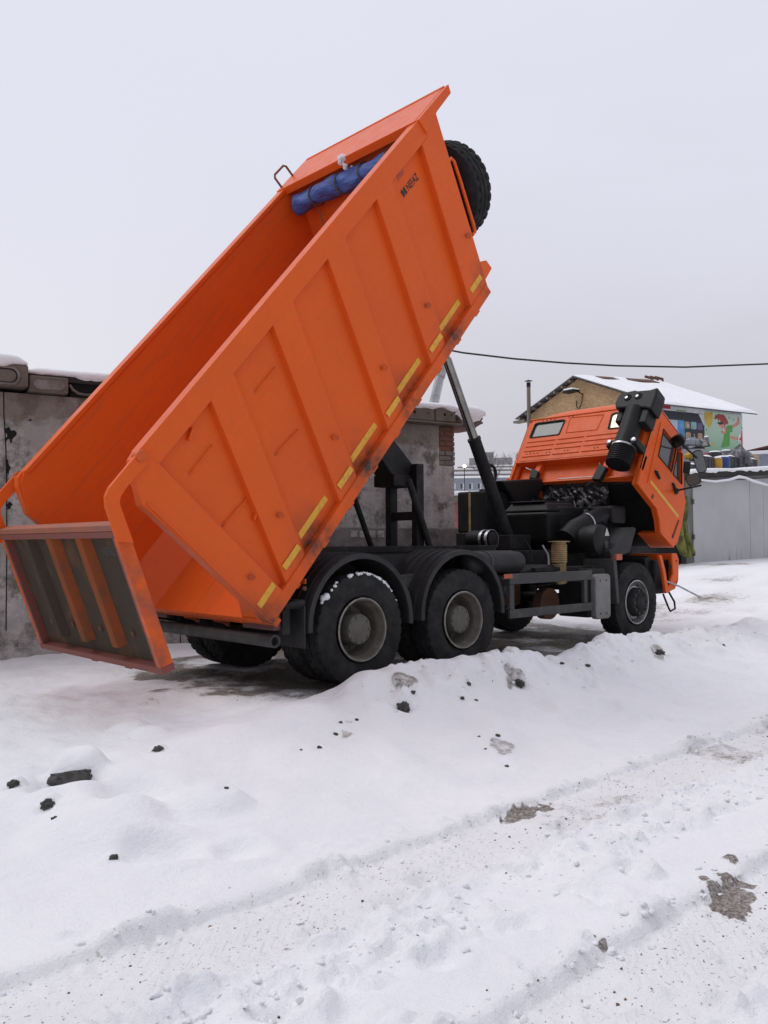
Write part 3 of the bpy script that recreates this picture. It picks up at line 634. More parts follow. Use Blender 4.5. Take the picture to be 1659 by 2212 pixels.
for sgn in (-1, 1):
    y1, y2 = sgn * 1.152, sgn * HW
    near = sgn < 0
    mt = 'orange_dirty' if near else 'orange'
    # top rail, with folded inner lip
    rl = MB().box((0.24, min(y1 - .02 * sgn, y2), 1.655), (5.10, max(y1 - .02 * sgn, y2), 1.853), B)
    rl.box((0.26, min(sgn * 1.085, y1), 1.80), (5.10, max(sgn * 1.085, y1), 1.851), B); rl.build('top_rail', mt, body, 0.008)
    # rear corner post with the pivot ear
    MB().prism([(0.0, -0.02), (0.285, -0.02), (0.305, 1.655), (0.24, 1.86), (0.17, 1.85), (0.10, 1.79), (-0.035, 1.548)], y1 - sgn * 0.02, sgn * 1.232, B).build('rear_post', mt, body, 0.010)
    MB().box((-0.014, y1 - sgn * 0.06, 0.0), (-0.001, sgn * 1.25, 1.54), B).build('post_flange', mt, body, 0.002) if near else None
    for k in range(4):
        t0, b0 = 1.03 + 0.966 * k, 0.335 + 0.966 * k
        p1 = [(b0, 0.03), (b0 + 0.43, 0.03), (t0 + 0.45, 1.665), (t0, 1.665)]
        out = [(b0 + 0.012, 0.03), (b0 + 0.325, 0.03), (t0 + 0.335, 1.665), (t0 + 0.012, 1.665)]
        if near: MB().prism(p1, y1 + 0.02, y2 + 0.003, B, out).build('side_post', mt, body, 0.006)
        else: MB().prism(p1, y1 - 0.02, y2 - 0.003, B, out).build('side_post', mt, body)
    MB().prism([(4.195, 0.03), (4.592, -0.004), (5.368, 1.772), (5.368, 1.853), (5.09, 1.853), (5.05, 1.66), (4.915, 1.66)], y1 - sgn * .02, sgn * 1.226, B).build('front_post', mt, body, 0.008)
    MB().box((0.0, min(y1, sgn * 1.236), -0.035), (4.60, max(y1, sgn * 1.236), 0.075), B).build('bottom_rail', mt, body, 0.008)
    MB().prism([(5.05, 1.70), (5.37, 1.765), (5.72, 1.778), (5.758, 1.862), (5.05, 1.862)], sgn * 1.19, sgn * 1.245, B).build('canopy_cheek', 'orange', body, 0.006)
# canopy over the front of the body
MB().box((5.05, -1.19, 1.83), (5.745, 1.19, 1.866), B).build('canopy', 'orange', body, 0.006)
MB().box((5.035, -1.19, 1.775), (5.065, 1.19, 1.868), B).build('canopy_lip', 'orange', body, 0.006)
MB().box((5.715, -1.19, 1.76), (5.75, 1.19, 1.875), B).build('canopy_lip', 'orange', body, 0.006)
MB().prism([(4.72, 0.30), (4.835, 0.235), (4.845, 0.115), (4.63, 0.10)], -1.215, 1.215, B).build('front_beam', 'orange', body, 0.01)
for y in (-0.95, -0.32, 0.32, 0.95):
    MB().prism([(4.60, 0.0), (4.72, 0.0), (5.48, 1.76), (5.36, 1.76)], y - 0.06, y + 0.06, B).build('front_rib', 'orange', body, 0.006)
# underframe of the body
for y in (-0.42, 0.42): MB().box((0.15, y - 0.07, -0.26), (4.5, y + 0.07, -0.04), B).build('body_girder', 'black', body, 0.01)
for u in np.arange(0.45, 4.5, 0.483): MB().box((u, -1.12, -0.12), (u + 0.09, 1.12, -0.035), B).build('cross_member', 'orange', body)
for u in (0.02, 0.02):
    pass
for y in (-0.75, -0.2, 0.35, 0.9):   # small catches under the floor edge
    MB().prism([(0.0, -0.10), (0.10, -0.10), (0.12, -0.22), (0.06, -0.26), (0.05, -0.2)], y - 0.025, y + 0.025, B).build('tailgate_catch', 'orange_tail', body, 0.004)
# reflective marking along the near side, short pieces on the posts and long ones between
ym = -1.2385
for u0, u1, y in [(0.025, 0.27, -1.2330), (0.447, 0.70, -1.2240), (0.77, 1.285, -1.151), (1.42, 1.667, -1.2240), (1.735, 2.258, -1.151), (2.388, 2.635, -1.2240), (2.70, 3.218, -1.151), (3.347, 3.606, -1.2240), (3.685, 4.175, -1.151), (4.34, 4.60, -1.2270)]:
    if y < -1.2: MB().box((u0, y - 0.003, 0.155), (u1, y, 0.215), B).build('reflective_strip', 'yellow', body)
    else: MB().box((u0, y - 0.004, 0.165), (u1, y, 0.225), B).build('reflective_strip', 'yellow', body)
# bolts and rope hooks on the posts
def hook(u, w_, y=-1.226):
    q = B(u, y, w_); h = MB().lathe([(0, 0.022), (0.012, 0.020), (0.016, 0.010), (0.02, 0.008)], q, (0, -1, 0), 12)
    h.tube([B(u - 0.02, y - 0.02, w_ + 0.02), B(u + 0.02, y - 0.032, w_ + 0.015), B(u + 0.028, y - 0.032, w_ - 0.02), B(u - 0.005, y - 0.02, w_ - 0.035)], 0.007, 6)
    return h.build('rope_hook', 'orange_tail', body)
for k in range(4): hook(0.335 + 0.966 * k + 0.43, 0.53)
hook(0.16, 0.42, -1.233); hook(4.75, 0.62, -1.228)
MB().lathe([(0, 0.045), (0.018, 0.042), (0.02, 0.02), (0.03, 0.018)], B(0.218, -1.233, 1.80), (0, -1, 0), 18).build('pivot_bolt', 'orange_tail', body)
for (u0, w0, u1, w1) in ((0.79, 1.387, 0.47, 1.383), (1.772, 1.375, 1.454, 1.378), (1.533, 0.836, 1.196, 0.868), (0.697, 0.841, 0.357, 0.869)):
    MB().tube([B(u0, -1.150, w0), B(u0 - .01, -1.172, w0), B(u1 + .02, -1.172, w1), B(u1, -1.150, w1)], 0.007, 6).build('rope_rod', 'orange', body)
    MB().lathe([(0, .018), (.008, .012), (.01, .004)], B(u1, -1.150, w1), (0, -1, 0), 8).build('rod_end', 'orange_tail', body)
for (u0, w0) in ((0.705, 1.60), (0.631, 0.70)):
    MB().prism([(u0 - .05, w0 - .03), (u0 + .05, w0 + .01), (u0 + .05, w0 + .03), (u0 - .05, w0 - .01)], -1.20, -1.15, B).build('side_lug', 'orange', body, 0.004)
# inner rope eyes on the far wall
for u, w_ in ((1.05, 1.05), (2.9, 1.05), (4.35, 1.15)):
    MB().tube([B(u - 0.07, 1.098, w_), B(u - 0.06, 1.05, w_ + 0.01), B(u + 0.05, 1.05, w_ - 0.01), B(u + 0.07, 1.098, w_)], 0.010, 6).build('inner_rope_eye', 'orange', body)
    MB().box((u - 0.02, 1.06, w_ - 0.02), (u + 0.02, 1.099, w_ + 0.06), B).build('inner_eye_lug', 'orange', body)
# grab hoops
MB().tube([B(5.17, -1.19, 1.30), B(5.235, -1.19, 1.30), B(5.25, -1.19, 1.25), B(5.18, -1.19, 1.06), B(4.99, -1.19, 0.62), B(4.945, -1.19, 0.545), B(4.88, -1.19, 0.55)], 0.019, 8).build('grab_rail', 'orange', body, smooth=60)
MB().tube([B(5.10, 1.17, 1.86), B(5.10, 1.17, 2.0), B(5.13, 1.17, 2.03), B(5.33, 1.17, 2.03), B(5.36, 1.17, 2.0), B(5.36, 1.17, 1.86)], 0.014, 8).build('grab_hoop', 'red_tape', body, smooth=60)
# lettering NEFAZ with its mark, and the faded sticker
def side_txt(u, w_, s): return lambda x, y: B(u + x * s, -1.1535, w_ + y * s)
text_mesh('NEFAZ', 0.105, lambda x, y: B(4.445 + x * 0.74, -1.1535, 1.425 + y), 'maker_lettering', 'ink', body, bold=0.0012)
lg = MB()
for u0 in (4.335, 4.385):
    lg.add([B(u0, -1.1535, 1.420), B(u0 + 0.036, -1.1535, 1.430), B(u0 + 0.036, -1.1535, 1.500), B(u0, -1.1535, 1.490)], [(0, 1, 2, 3)])
lg.add([B(4.34, -1.1537, 1.440), B(4.415, -1.1537, 1.460), B(4.415, -1.1537, 1.480), B(4.34, -1.1537, 1.460)], [(0, 1, 2, 3)])
lg.build('maker_emblem', 'ink', body, recalc=False)
MB().prism([(4.40, 1.575), (4.53, 1.59), (4.55, 1.645), (4.42, 1.645)], -1.1545, -1.152, B).build('faded_sticker', 'badge', body)
# ---- tailgate hanging from its arms
tdir = Vector((0.43, 0, -1.17)).normalized(); tn = Vector((-tdir.z, 0, tdir.x)) * -1.0     # down along the gate, outward (rear) normal
T0 = Vector((-2.525, 0, 1.505))
def TG(y, o, d): return tuple(T0 + tdir * d + tn * o + Vector((0, y, 0)))
Lg = 1.245
tg = MB().box((-1.15, -0.112, 0.02), (1.15, -0.075, Lg - 0.02), TG).build('tailgate', 'tail_dirt', truck)
fr = MB()
MB().box((-1.22, -0.115, -0.005), (1.22, 0.0, 0.045), TG).build('tailgate_top_beam', 'beam_dust', tg, 0.006)
MB().box((-1.215, -0.112, 0.047), (1.215, -0.002, 0.10), TG).build('tailgate_marking', 'red_tape', tg, 0.004)
MB().box((-1.22, -0.115, Lg - 0.055), (1.22, 0.0, Lg), TG).build('tailgate_bottom_beam', 'red_tape', tg, 0.006)
for sgn in (-1, 1):
    y0, y1 = sorted((sgn * 1.22, sgn * 1.165))
    MB().box((y0, -0.115, 0.10), (y1, 0.0, Lg - 0.055), TG).build('tailgate_end_frame', 'orange_tail', tg, 0.006)
    y0, y1 = sorted((sgn * 1.165, sgn * 1.135))
    MB().box((y0, -0.1, 0.10), (y1, -0.003, Lg - 0.055), TG).build('tailgate_edge_tape', 'red_tape', tg, 0.003)
for y in (0.64, 0.10, -0.51):
    r_ = MB()
    prof = [(y - 0.10, -0.077), (y - 0.058, 0.0), (y + 0.045, 0.0), (y + 0.085, -0.077)]
    r_.add([TG(a, o, d) for d in (0.10, Lg - 0.17) for a, o in prof] , [(0, 1, 5, 4), (1, 2, 6, 5), (2, 3, 7, 6), (4, 5, 6, 7), (0, 3, 2, 1), (0, 4, 7, 3)])
    r_.build('tailgate_rib', 'rib_grime' if y < 0.5 else 'tail_dirt', tg, 0.006)
for y in (0.85, 0.37, -0.2, -0.8): MB().lathe([(0, 0.026), (0.02, 0.024), (0.022, 0.01)], TG(y, -0.075, 0.95), tn, 10).build('tailgate_bolt', 'rust', tg)
text_mesh('NEFAZ', 0.10, lambda x, y: TG(-0.72 - x * 0.8, -0.0735, 0.27 - y), 'tailgate_lettering', 'ink_faint', tg, bold=0.004)
for y in (-0.55, 0.1): MB().box((y - 0.06, -0.09, Lg), (y + 0.06, -0.03, Lg + 0.035), TG).build('tailgate_lug', 'red_tape', tg, 0.008)
arm = [(-2.30, 2.095), (-2.375, 2.03), (-2.575, 1.79), (-2.605, 1.72), (-2.598, 1.64), (-2.505, 1.385), (-2.375, 1.375), (-2.49, 1.67), (-2.485, 1.72), (-2.44, 1.79), (-2.26, 1.99)]
for sgn in (-1, 1):
    MB().prism(arm, sgn * 1.236, sgn * 1.275, I3).build('tailgate_arm', 'orange', tg, 0.004)
    MB().cyl((-2.32, sgn * 1.20, 2.04), (-2.32, sgn * 1.29, 2.04), 0.045, seg=18).build('tailgate_pivot', 'orange_tail', tg)
# ---- chassis
ch = MB()
for y in (-0.43, 0.43): ch.box((-0.30, y - 0.045, 0.98), (6.1, y + 0.045, 1.255), I3)
for x in (-0.28, 0.7, 2.2, 3.6, 5.0): ch.box((x, -0.385, 1.0), (x + 0.12, 0.385, 1.2), I3)
chassis = ch.build('chassis_frame', 'chassis', truck, 0.008)
sf = MB()
for y in (-0.43, 0.43): sf.box((-0.10, y - 0.05, 1.258), (2.9, y + 0.05, 1.325), I3)
sf.box((-0.50, -0.6, 0.90), (-0.36, 0.6, 1.02), I3)
sf.build('subframe', 'chassis', chassis, 0.006)
MB().cyl((-0.52, -0.75, 1.0), (-0.52, 0.75, 1.0), 0.07).build('hinge_shaft', 'black', chassis, smooth=40)
# axles and springs
for x in (0, 1.44): MB().cyl((x, -1.0, 0.54), (x, 1.0, 0.54), 0.10).build('rear_axle', 'black', chassis, smooth=40); MB().lathe([(-.22, .1), (-.16, .22), (0, .26), (.16, .22), (.22, .1)], (x, 0, .54), (0, 1, 0), 20).build('differential', 'black', chassis, smooth=40)
MB().cyl((5.04, -0.95, 0.54), (5.04, 0.95, 0.54), 0.075).build('front_axle', 'black', chassis, smooth=40)
for y in (-0.5, 0.5):
    for x0, x1, z0 in ((0.0, 1.44, 0.8), (4.2, 5.9, 0.72)):
        MB().grid(lambda u, v: (x0 + (x1 - x0) * u, y - 0.05 + 0.1 * v, z0 + (0.12 if x0 > 3 else -0.1) * (1 - (2 * u - 1) ** 2) * (-1 if x0 > 3 else 1) + 0.1), 12, 1).build('leaf_spring', 'black', chassis)
# splash plates between the rear arches
for sgn in (-1, 1):
    MB().box((-0.45, sgn * 0.62 - 0.01, 0.75), (2.15, sgn * 0.62 + 0.01, 1.235), I3).build('splash_plate', 'fender', chassis, 0.004)
    sp_m = MB().prism([(0.42, 1.235), (1.10, 1.235), (1.10, 0.98), (0.42, 0.98)], sgn * 0.66, sgn * 0.635, I3)
    sp_m.build('saddle_plate', 'fender', chassis, 0.004)
MB().prism([(0.55, 1.02), (0.93, 1.04), (0.93, 0.90), (0.50, 0.90)], -1.00, -0.97, I3).build('fender_bracket', 'guard', chassis, 0.004)
# ---- wheels
def tyre_mesh(name, parent, c, wdt=0.30, Rr=0.54, rim_r=0.305, seg=144, ax=(0, 1, 0), mat='rubber'):
    h = wdt / 2
    prof = [(-h * 0.72, rim_r), (-h * 0.90, rim_r + 0.02), (-h * 1.0, rim_r + 0.09), (-h * 1.0, rim_r + 0.13), (-h * 0.93, Rr - 0.055), (-h * 0.88, Rr - 0.03), (-h * 0.84, Rr - 0.006), (-h * 0.52, Rr), (-h * 0.50, Rr - 0.016), (-h * 0.44, Rr - 0.016), (-h * 0.42, Rr), (-h * 0.06, Rr + .002), (-h * 0.04, Rr - 0.014)]
    prof = prof + [(-a, r) for a, r in prof[::-1]]
    n = len(prof)
    def fn(i, j, a, r):
        if r > Rr - 0.034:
            ph = (i + (1 if a > 0 else 0) * 2 + (2 if abs(a) < h * 0.45 else 0)) % 4
            if ph == 0 and abs(a) > h * 0.10: r -= 0.014
        return a, r
    return MB().lathe(prof, c, ax, seg, fn, closed=True).build(name, mat, parent, smooth=32)
def rear_wheel(x, sgn):
    wh = empty('wheel', (x, sgn * 1.07, 0.54), truck)
    o = Vector((0, sgn, 0)); c = Vector((x, 0, 0.54))
    tyre_mesh('tyre', wh, c + o * 1.075); tyre_mesh('tyre', wh, c + o * 0.73)
    a = c
    # deep dish rim: from outer flange inwards to the disc
    rm = MB().lathe([(1.222, 0.300), (1.226, 0.292), (1.218, 0.280), (1.16, 0.272), (1.145, 0.262), (1.12, 0.256), (1.00, 0.246), (0.965, 0.235), (0.955, 0.150), (0.95, 0.02)], a, o, 56, open0=True)
    rm.build('rim', 'rim', wh, smooth=35)
    MB().lathe([(1.2215, 0.306), (1.2285, 0.301), (1.2285, 0.294), (1.2215, 0.289)], a, o, 56, closed=True).build('rim_flange', 'rim_edge', wh, smooth=40)
    hub = MB().lathe([(0.955, 0.175), (1.00, 0.165), (1.06, 0.158), (1.145, 0.150), (1.172, 0.142), (1.176, 0.10), (1.178, 0.03), (1.176, 0.005)], a, o, 40)
    for k in range(10):
        t = 2 * math.pi * k / 10
        hub.lathe([(1.16, 0.014), (1.185, 0.013)], a + Vector((math.cos(t), 0, math.sin(t))) * 0.125, o, 6)
        hub.lathe([(0.95, 0.018), (0.985, 0.016)], a + Vector((math.cos(t), 0, math.sin(t))) * 0.205, o, 6)
    hub.build('hub', 'hub', wh, smooth=35)
    for k in range(5):
        t = 2 * math.pi * k / 5 + 1.75
        MB().lathe([(0.958, 0.036), (0.9605, 0.036)], a + Vector((math.cos(t), 0, math.sin(t))) * 0.215, o, 14).build('hand_hole', 'void', wh)
    return wh
def copy_tree(o, parent, off=Vector((0, 0, 0))):
    c = o.copy(); col.objects.link(c); c.parent = parent; c.location = Vector(o.location) + off
    for k_ in o.children: copy_tree(k_, c)
    return c
w0 = rear_wheel(0.0, -1); w1 = copy_tree(w0, truck, Vector((1.44, 0, 0)))
w2 = rear_wheel(0.0, 1); w3 = copy_tree(w2, truck, Vector((1.44, 0, 0)))
def front_wheel(sgn):
    wh = empty('wheel', (5.04, sgn * 1.02, 0.54), truck); o = Vector((0, sgn, 0)); c = Vector((5.04, 0, 0.54))
    tyre_mesh('tyre', wh, c + o * 1.02, 0.31)
    rm = MB().lathe([(1.165, 0.302), (1.172, 0.292), (1.165, 0.282), (1.10, 0.268), (1.07, 0.262), (1.085, 0.24), (1.12, 0.215), (1.125, 0.15), (1.12, 0.02)], c, o, 56, open0=True)
    rm.build('rim', 'silver', wh, smooth=35)
    hb = MB().lathe([(1.12, 0.20), (1.185, 0.192), (1.205, 0.175), (1.208, 0.10), (1.22, 0.095), (1.225, 0.02)], c, o, 40)
    hb.build('hub', 'chassis', wh, smooth=35)
    nb = MB()
    for k in range(10):
        t = 2 * math.pi * k / 10; nb.lathe([(1.19, 0.019), (1.228, 0.017), (1.232, 0.008)], c + Vector((math.cos(t), 0, math.sin(t))) * 0.158, o, 8)
    nb.build('wheel_nuts', 'guard', wh)
    for k in range(10):
        t = 2 * math.pi * (k + .5) / 10; q = c + Vector((math.cos(t), 0, math.sin(t))) * 0.247
        MB().lathe([(1.078, 0.024), (1.083, 0.023)], q, o, 12).build('hand_hole', 'void', wh)
    return wh
front_wheel(-1); front_wheel(1)
# snow caught on the top of the rear tyre
rg = random.Random(4); sn = MB()
for i in range(60):
    a = R(rg.choice([rg.uniform(62, 108), rg.uniform(62, 108), rg.uniform(28, 58), rg.uniform(118, 152)])); r0 = rg.uniform(0.008, 0.022)
    if 134 < math.degrees(a) < 146: r0 *= 1.9
    q = Vector((math.cos(a) * 0.532, -1.19 + rg.uniform(-.02, .03), 0.54 + math.sin(a) * 0.532))
    sn.lathe([(-r0, r0 * .3), (-r0 * .5, r0 * .9), (r0 * .4, r0), (r0, r0 * .3)], q, (rg.uniform(-1, 1), 1, rg.uniform(-1, 1)), 7, fn=lambda i, j, h, r: (h, r * rg.uniform(.75, 1.25)))
sn.build('snow_crust', 'snow', None, smooth=70, label='crust of snow caught on top of the rearmost near tyre', kind='stuff')
# ---- mudguards
def mudguard(x, z, rad, a0, a1, y0, y1, name='mudguard'):
    P_ = arc((x, z), rad, a0, a1, 28); Q_ = arc((x, z), rad - 0.05, a0, a1, 28)[::-1]
    m_ = MB()
    shell = arc((x, z), rad, a0, a1, 28) + arc((x, z), rad - 0.014, a0, a1, 28)[::-1]
    n = 29
    for i in range(n - 1):
        p, q, p2, q2 = P_[i], P_[i + 1], Q_[n - 1 - i], Q_[n - 2 - i]
        m_.hexa([(p2[0], y0, p2[1]), (p2[0], y0 + .03, p2[1]), (p[0], y0 + .03, p[1]), (p[0], y0, p[1]), (q2[0], y0, q2[1]), (q2[0], y0 + .03, q2[1]), (q[0], y0 + .03, q[1]), (q[0], y0, q[1])])
        pi = [shell[2 * n - 1 - i], shell[2 * n - 2 - i]]
        m_.hexa([(pi[0][0], y0 + .03, pi[0][1]), (pi[0][0], y1, pi[0][1]), (p[0], y1, p[1]), (p[0], y0 + .03, p[1]), (pi[1][0], y0 + .03, pi[1][1]), (pi[1][0], y1, pi[1][1]), (q[0], y1, q[1]), (q[0], y0 + .03, q[1])])
        if i % 1 == 0 and 2 < i < 26:
            pass
    for yy in np.linspace(y0 + .1, y1 - .05, 5):
        R2 = arc((x, z), rad + 0.012, a0, a1, 28)
        for i in range(n - 1):
            p, q, p2, q2 = P_[i], P_[i + 1], R2[i], R2[i + 1]
            m_.hexa([(p[0], yy, p[1]), (p[0], yy + .03, p[1]), (p2[0], yy + .03, p2[1]), (p2[0], yy, p2[1]), (q[0], yy, q[1]), (q[0], yy + .03, q[1]), (q2[0], yy + .03, q2[1]), (q2[0], yy, q2[1])])
    return m_.build(name, 'fender', truck, smooth=25)
mudguard(0.005, 0.60, 0.665, -4, 184, -1.23, -0.63); mudguard(1.455, 0.62, 0.665, -4, 184, -1.23, -0.63)
mudguard(0.005, 0.60, 0.665, -4, 184, 0.63, 1.23); mudguard(1.455, 0.62, 0.665, -4, 184, 0.63, 1.23)
for sgn in (-1, 1):
    MB().box((-0.70, min(sgn * 0.64, sgn * 1.22), 0.42), (-0.685, max(sgn * 0.64, sgn * 1.22), 0.80), I3).build('mud_flap', 'fender', truck, 0.004)
    MB().box((-0.78, min(sgn * 0.5, sgn * 1.18), 0.78), (-0.70, max(sgn * 0.5, sgn * 1.18), 0.86), I3).build('flap_bracket', 'chassis', truck, 0.006)
    MB().box((-1.01, min(sgn * 0.70, sgn * 1.18), 0.60), (-0.93, max(sgn * 0.70, sgn * 1.18), 0.735), I3).build('tail_light', 'red_lens', truck, 0.008)
    MB().box((-0.93, min(sgn * 0.66, sgn * 1.21), 0.56), (-0.85, max(sgn * 0.66, sgn * 1.21), 0.83), I3).build('tail_light_bracket', 'chassis', truck, 0.008)
    MB().box((-0.78, min(sgn * 0.98, sgn * 1.10), 0.83), (-0.76, max(sgn * 0.98, sgn * 1.10), 0.875), I3).build('light_bracket', 'guard', truck)
MB().cyl((-0.92, -1.20, 0.805), (-0.70, -1.20, 0.83), 0.035, seg=14).build('bracket_tube', 'chassis', truck, smooth=40)
tb = MB().lathe([(-1.17, 0.040), (-1.17, 0.058), (1.17, 0.058), (1.17, 0.040), (1.10, 0.04), (1.10, 0.002), (-1.10, 0.002), (-1.10, 0.04)], (-0.985, 0, 0.505), (0, 1, 0), 24, closed=True)
tb.build('underrun_tube', 'guard', truck, smooth=40)
for y in (-0.6, 0.6): MB().box((-0.93, y - 0.04, 0.50), (-0.62, y + 0.04, 0.62), I3).build('underrun_hanger', 'chassis', truck, 0.006)
MB().box((-0.70, -1.235, 1.00), (-0.69, -1.15, 1.045), I3).build('side_marker', 'amber', truck)
MB().cyl((-0.695, -1.2, 0.96), (-0.70, -1.23, 0.96), 0.02, seg=12).build('side_reflector', 'rust', truck)
MB().box((2.10, -1.245, 0.955), (2.25, -1.235, 1.005), I3).build('side_marker', 'amber', truck)
# ---- lift cylinder, safety stand, struts
cd_ = Vector((-0.4665, 0, 0.8845)).normalized(); c0 = Vector((3.72, 0.0, 1.44))
def cp(t): return c0 + cd_ * t
lift = MB().cyl(cp(0), cp(1.44), 0.083, 0.083, 28).build('lift_cylinder', 'chassis', truck, smooth=40)
MB().lathe([(0, 0.09), (0.03, 0.09)], cp(1.42), cd_, 28).build('cylinder_collar', 'chassis', lift, smooth=30)
MB().cyl(cp(1.45), cp(2.55), 0.060, seg=28).build('inner_stage', 'chrome', lift, smooth=40)
MB().cyl(cp(2.55), cp(3.35), 0.045, seg=24).build('top_stage', 'chrome', lift, smooth=40)
MB().box((3.5, -0.22, 1.26), (3.95, 0.22, 1.46), I3).build('cylinder_bracket', 'black', truck, 0.01)
st = MB()
stand = MB()
for y, zt in ((-0.25, 2.29), (0.20, 2.22)): stand.box((1.68, y - 0.045, 1.30), (1.80, y + 0.045, zt), I3)
for z in (1.63, 2.02): stand.box((1.70, -0.205, z), (1.78, 0.155, z + 0.10), I3)
stand = stand.build('safety_stand', 'chassis', truck, 0.006)
MB().cyl((1.74, -0.30, 2.2), (1.74, 0.26, 2.2), 0.035, seg=14).build('stand_pin', 'black', stand, smooth=40)
MB().prism([(1.72, 2.12), (1.80, 2.24), (1.05, 2.90), (0.75, 2.85), (1.45, 2.10)], -0.17, 0.12, I3).build('stabiliser_arm', 'black', truck, 0.01)
MB().box((1.40, -0.2, 2.02), (1.76, 0.15, 2.16), I3).build('arm_knuckle', 'black', truck, 0.015)
MB().cyl((1.86, -0.34, 1.28), (1.50, -0.34, 2.09), 0.040, seg=16).build('support_strut', 'chassis', truck, smooth=40)
MB().cyl((1.44, 0.22, 1.28), (1.10, 0.22, 2.02), 0.034, seg=16).build('support_strut', 'chassis', truck, smooth=40)
# ---- near side equipment
gd = MB()
gd.box((2.21, -1.235, 0.885), (3.86, -1.20, 1.005), I3); gd.box((2.21, -1.235, 0.50), (3.86, -1.20, 0.60), I3)
gd.box((2.21, -1.236, 0.602), (2.29, -1.19, 0.883), I3); gd.box((3.68, -1.236, 0.602), (3.75, -1.19, 0.883), I3)
guard = gd.build('side_guard', 'guard', truck, 0.006)
for x in (2.22, 3.70): MB().box((x, -1.19, 0.86), (x + 0.06, -0.45, 0.94), I3).build('guard_bracket', 'guard', guard, 0.006)
pl_ = arc((3.98, 0.44), 0.06, 180, 270, 5) + arc((4.20, 0.44), 0.06, 270, 360, 5) + arc((4.20, 0.89), 0.06, 0, 90, 5) + arc((3.98, 0.89), 0.06, 90, 180, 5)
pl = MB().prism(pl_, -1.245, -1.16, I3).build('battery_cover', 'white_box', truck, 0.012)
for x in (4.02, 4.16): 
    for z in (0.45, 0.87): MB().cyl((x, -1.243, z), (x, -1.25, z), 0.012, seg=8).build('cover_screw', 'ink', pl)
MB().box((3.88, -1.16, 0.40), (4.28, -0.7, 1.02), I3).build('battery_box', 'black', truck, 0.02)
for y, z, x0, x1, r_ in ((-0.98, 1.13, 1.70, 2.74, 0.125), (-0.70, 1.14, 1.75, 2.98, 0.125), (-0.95, 0.86, 1.95, 2.55, 0.12), (-0.68, 0.86, 1.95, 2.75, 0.11)):
    t_ = MB().lathe([(0, 0.02), (0.02, r_ * .7), (0.06, r_ * .95), (0.1, r_), (x1 - x0 - .1, r_), (x1 - x0 - .06, r_ * .95), (x1 - x0 - .02, r_ * .7), (x1 - x0, 0.02)], (x0, y, z), (1, 0, 0), 26).build('air_tank', 'fender', truck, smooth=40)
    MB().lathe([(0.36, r_ + .001), (0.36, r_ + .006), (0.39, r_ + .006), (0.39, r_ + .001)], (x0, y, z), (1, 0, 0), 26, closed=True).build('tank_strap', 'guard', t_, smooth=40)
MB().prism([(2.75, 1.02), (3.42, 1.08), (3.62, 1.02), (3.62, 0.90), (2.75, 0.88)], -0.95, -0.55, I3).build('gearbox_cover', 'chassis', truck, 0.02)
MB().lathe([(0, .12), (.05, .22), (.3, .24), (.5, .2), (.8, .13)], (2.3, -0.1, 0.75), (1, 0, 0), 20).build('gearbox', 'rust', truck, smooth=40)
MB().lathe([(-0.06, .20), (.06, .20), (.07, .1)], (3.55, -0.75, 0.58), (0, 1, 0), 24).build('brake_drum', 'rust', truck, smooth=40)
MB().cyl((2.0, 0, 0.7), (4.2, 0, 0.85), 0.05).build('drive_shaft', 'black', truck, smooth=40)
pf_ = arc((2.35, 0.60), 0.12, 180, 270, 5) + arc((3.5, 0.60), 0.12, 270, 360, 5) + arc((3.5, 1.0), 0.12, 0, 90, 5) + arc((2.35, 1.0), 0.12, 90, 180, 5)
MB().prism(pf_, 0.55, 1.15, I3).build('far_tank_blocker', 'black', truck, 0.02)  # unseen tank shape added to block background light between the guard bars
MB().box((3.7, 0.55, 0.5), (4.3, 1.15, 1.0), I3).build('far_box_blocker', 'black', truck, 0.03)  # another unseen far-side box, added to shut out light from behind
MB().box((3.0, -0.4, 0.55), (3.5, 0.1, 0.95), I3).build('gap_blocker_box', 'rust', truck, 0.04)  # dark box added to block the bright gap under the truck
bl = []
for i in range(9): bl += [(0.0 + i * 0.026, 0.088), (0.008 + i * 0.026, 0.100), (0.018 + i * 0.026, 0.100), (0.025 + i * 0.026, 0.088)]
MB().lathe(bl + [(0.26, 0.088), (0.262, 0.135), (0.272, 0.135), (0.275, 0.05)], (3.56, -0.95, 1.10), (0, 0, 1), 24).build('bellows', 'brass', truck, smooth=40)
MB().cyl((3.60, -0.95, 0.84), (3.56, -0.95, 1.10), 0.07, 0.085, 18).build('bellows_pipe', 'brass', truck, smooth=40)
MB().box((3.0, -1.0, 1.0), (4.35, -0.9, 1.05), I3).build('step_rail', 'chassis', truck, 0.006)
# air filter lying across, cap to the near side
af = MB().lathe([(0, 0.10), (0.01, 0.17), (0.10, 0.185), (0.62, 0.185), (0.66, 0.20), (0.74, 0.205), (0.80, 0.20), (0.815, 0.17), (0.82, 0.02)], (4.42, -0.22, 1.39), (0, -1, 0), 36).build('air_filter', 'plastic', truck, smooth=35)
MB().add([(4.46, -1.043, 1.44), (4.57, -1.043, 1.44), (4.51, -1.043, 1.55)], [(0, 1, 2)]).build('warning_sticker', 'white_wall', af, recalc=False)
MB().add([(4.46, -1.043, 1.27), (4.55, -1.043, 1.27), (4.55, -1.043, 1.37), (4.46, -1.043, 1.37)], [(0, 1, 2, 3)]).build('filter_sticker', 'guard', af, recalc=False)
MB().tube([(4.22, -0.60, 1.40), (4.38, -0.63, 1.53), (4.60, -0.68, 1.63), (4.86, -0.70, 1.71), (5.20, -0.70, 1.76)], [0.15, 0.14, 0.125, 0.12, 0.12], 20).build('intake_elbow', 'plastic', truck, smooth=50)
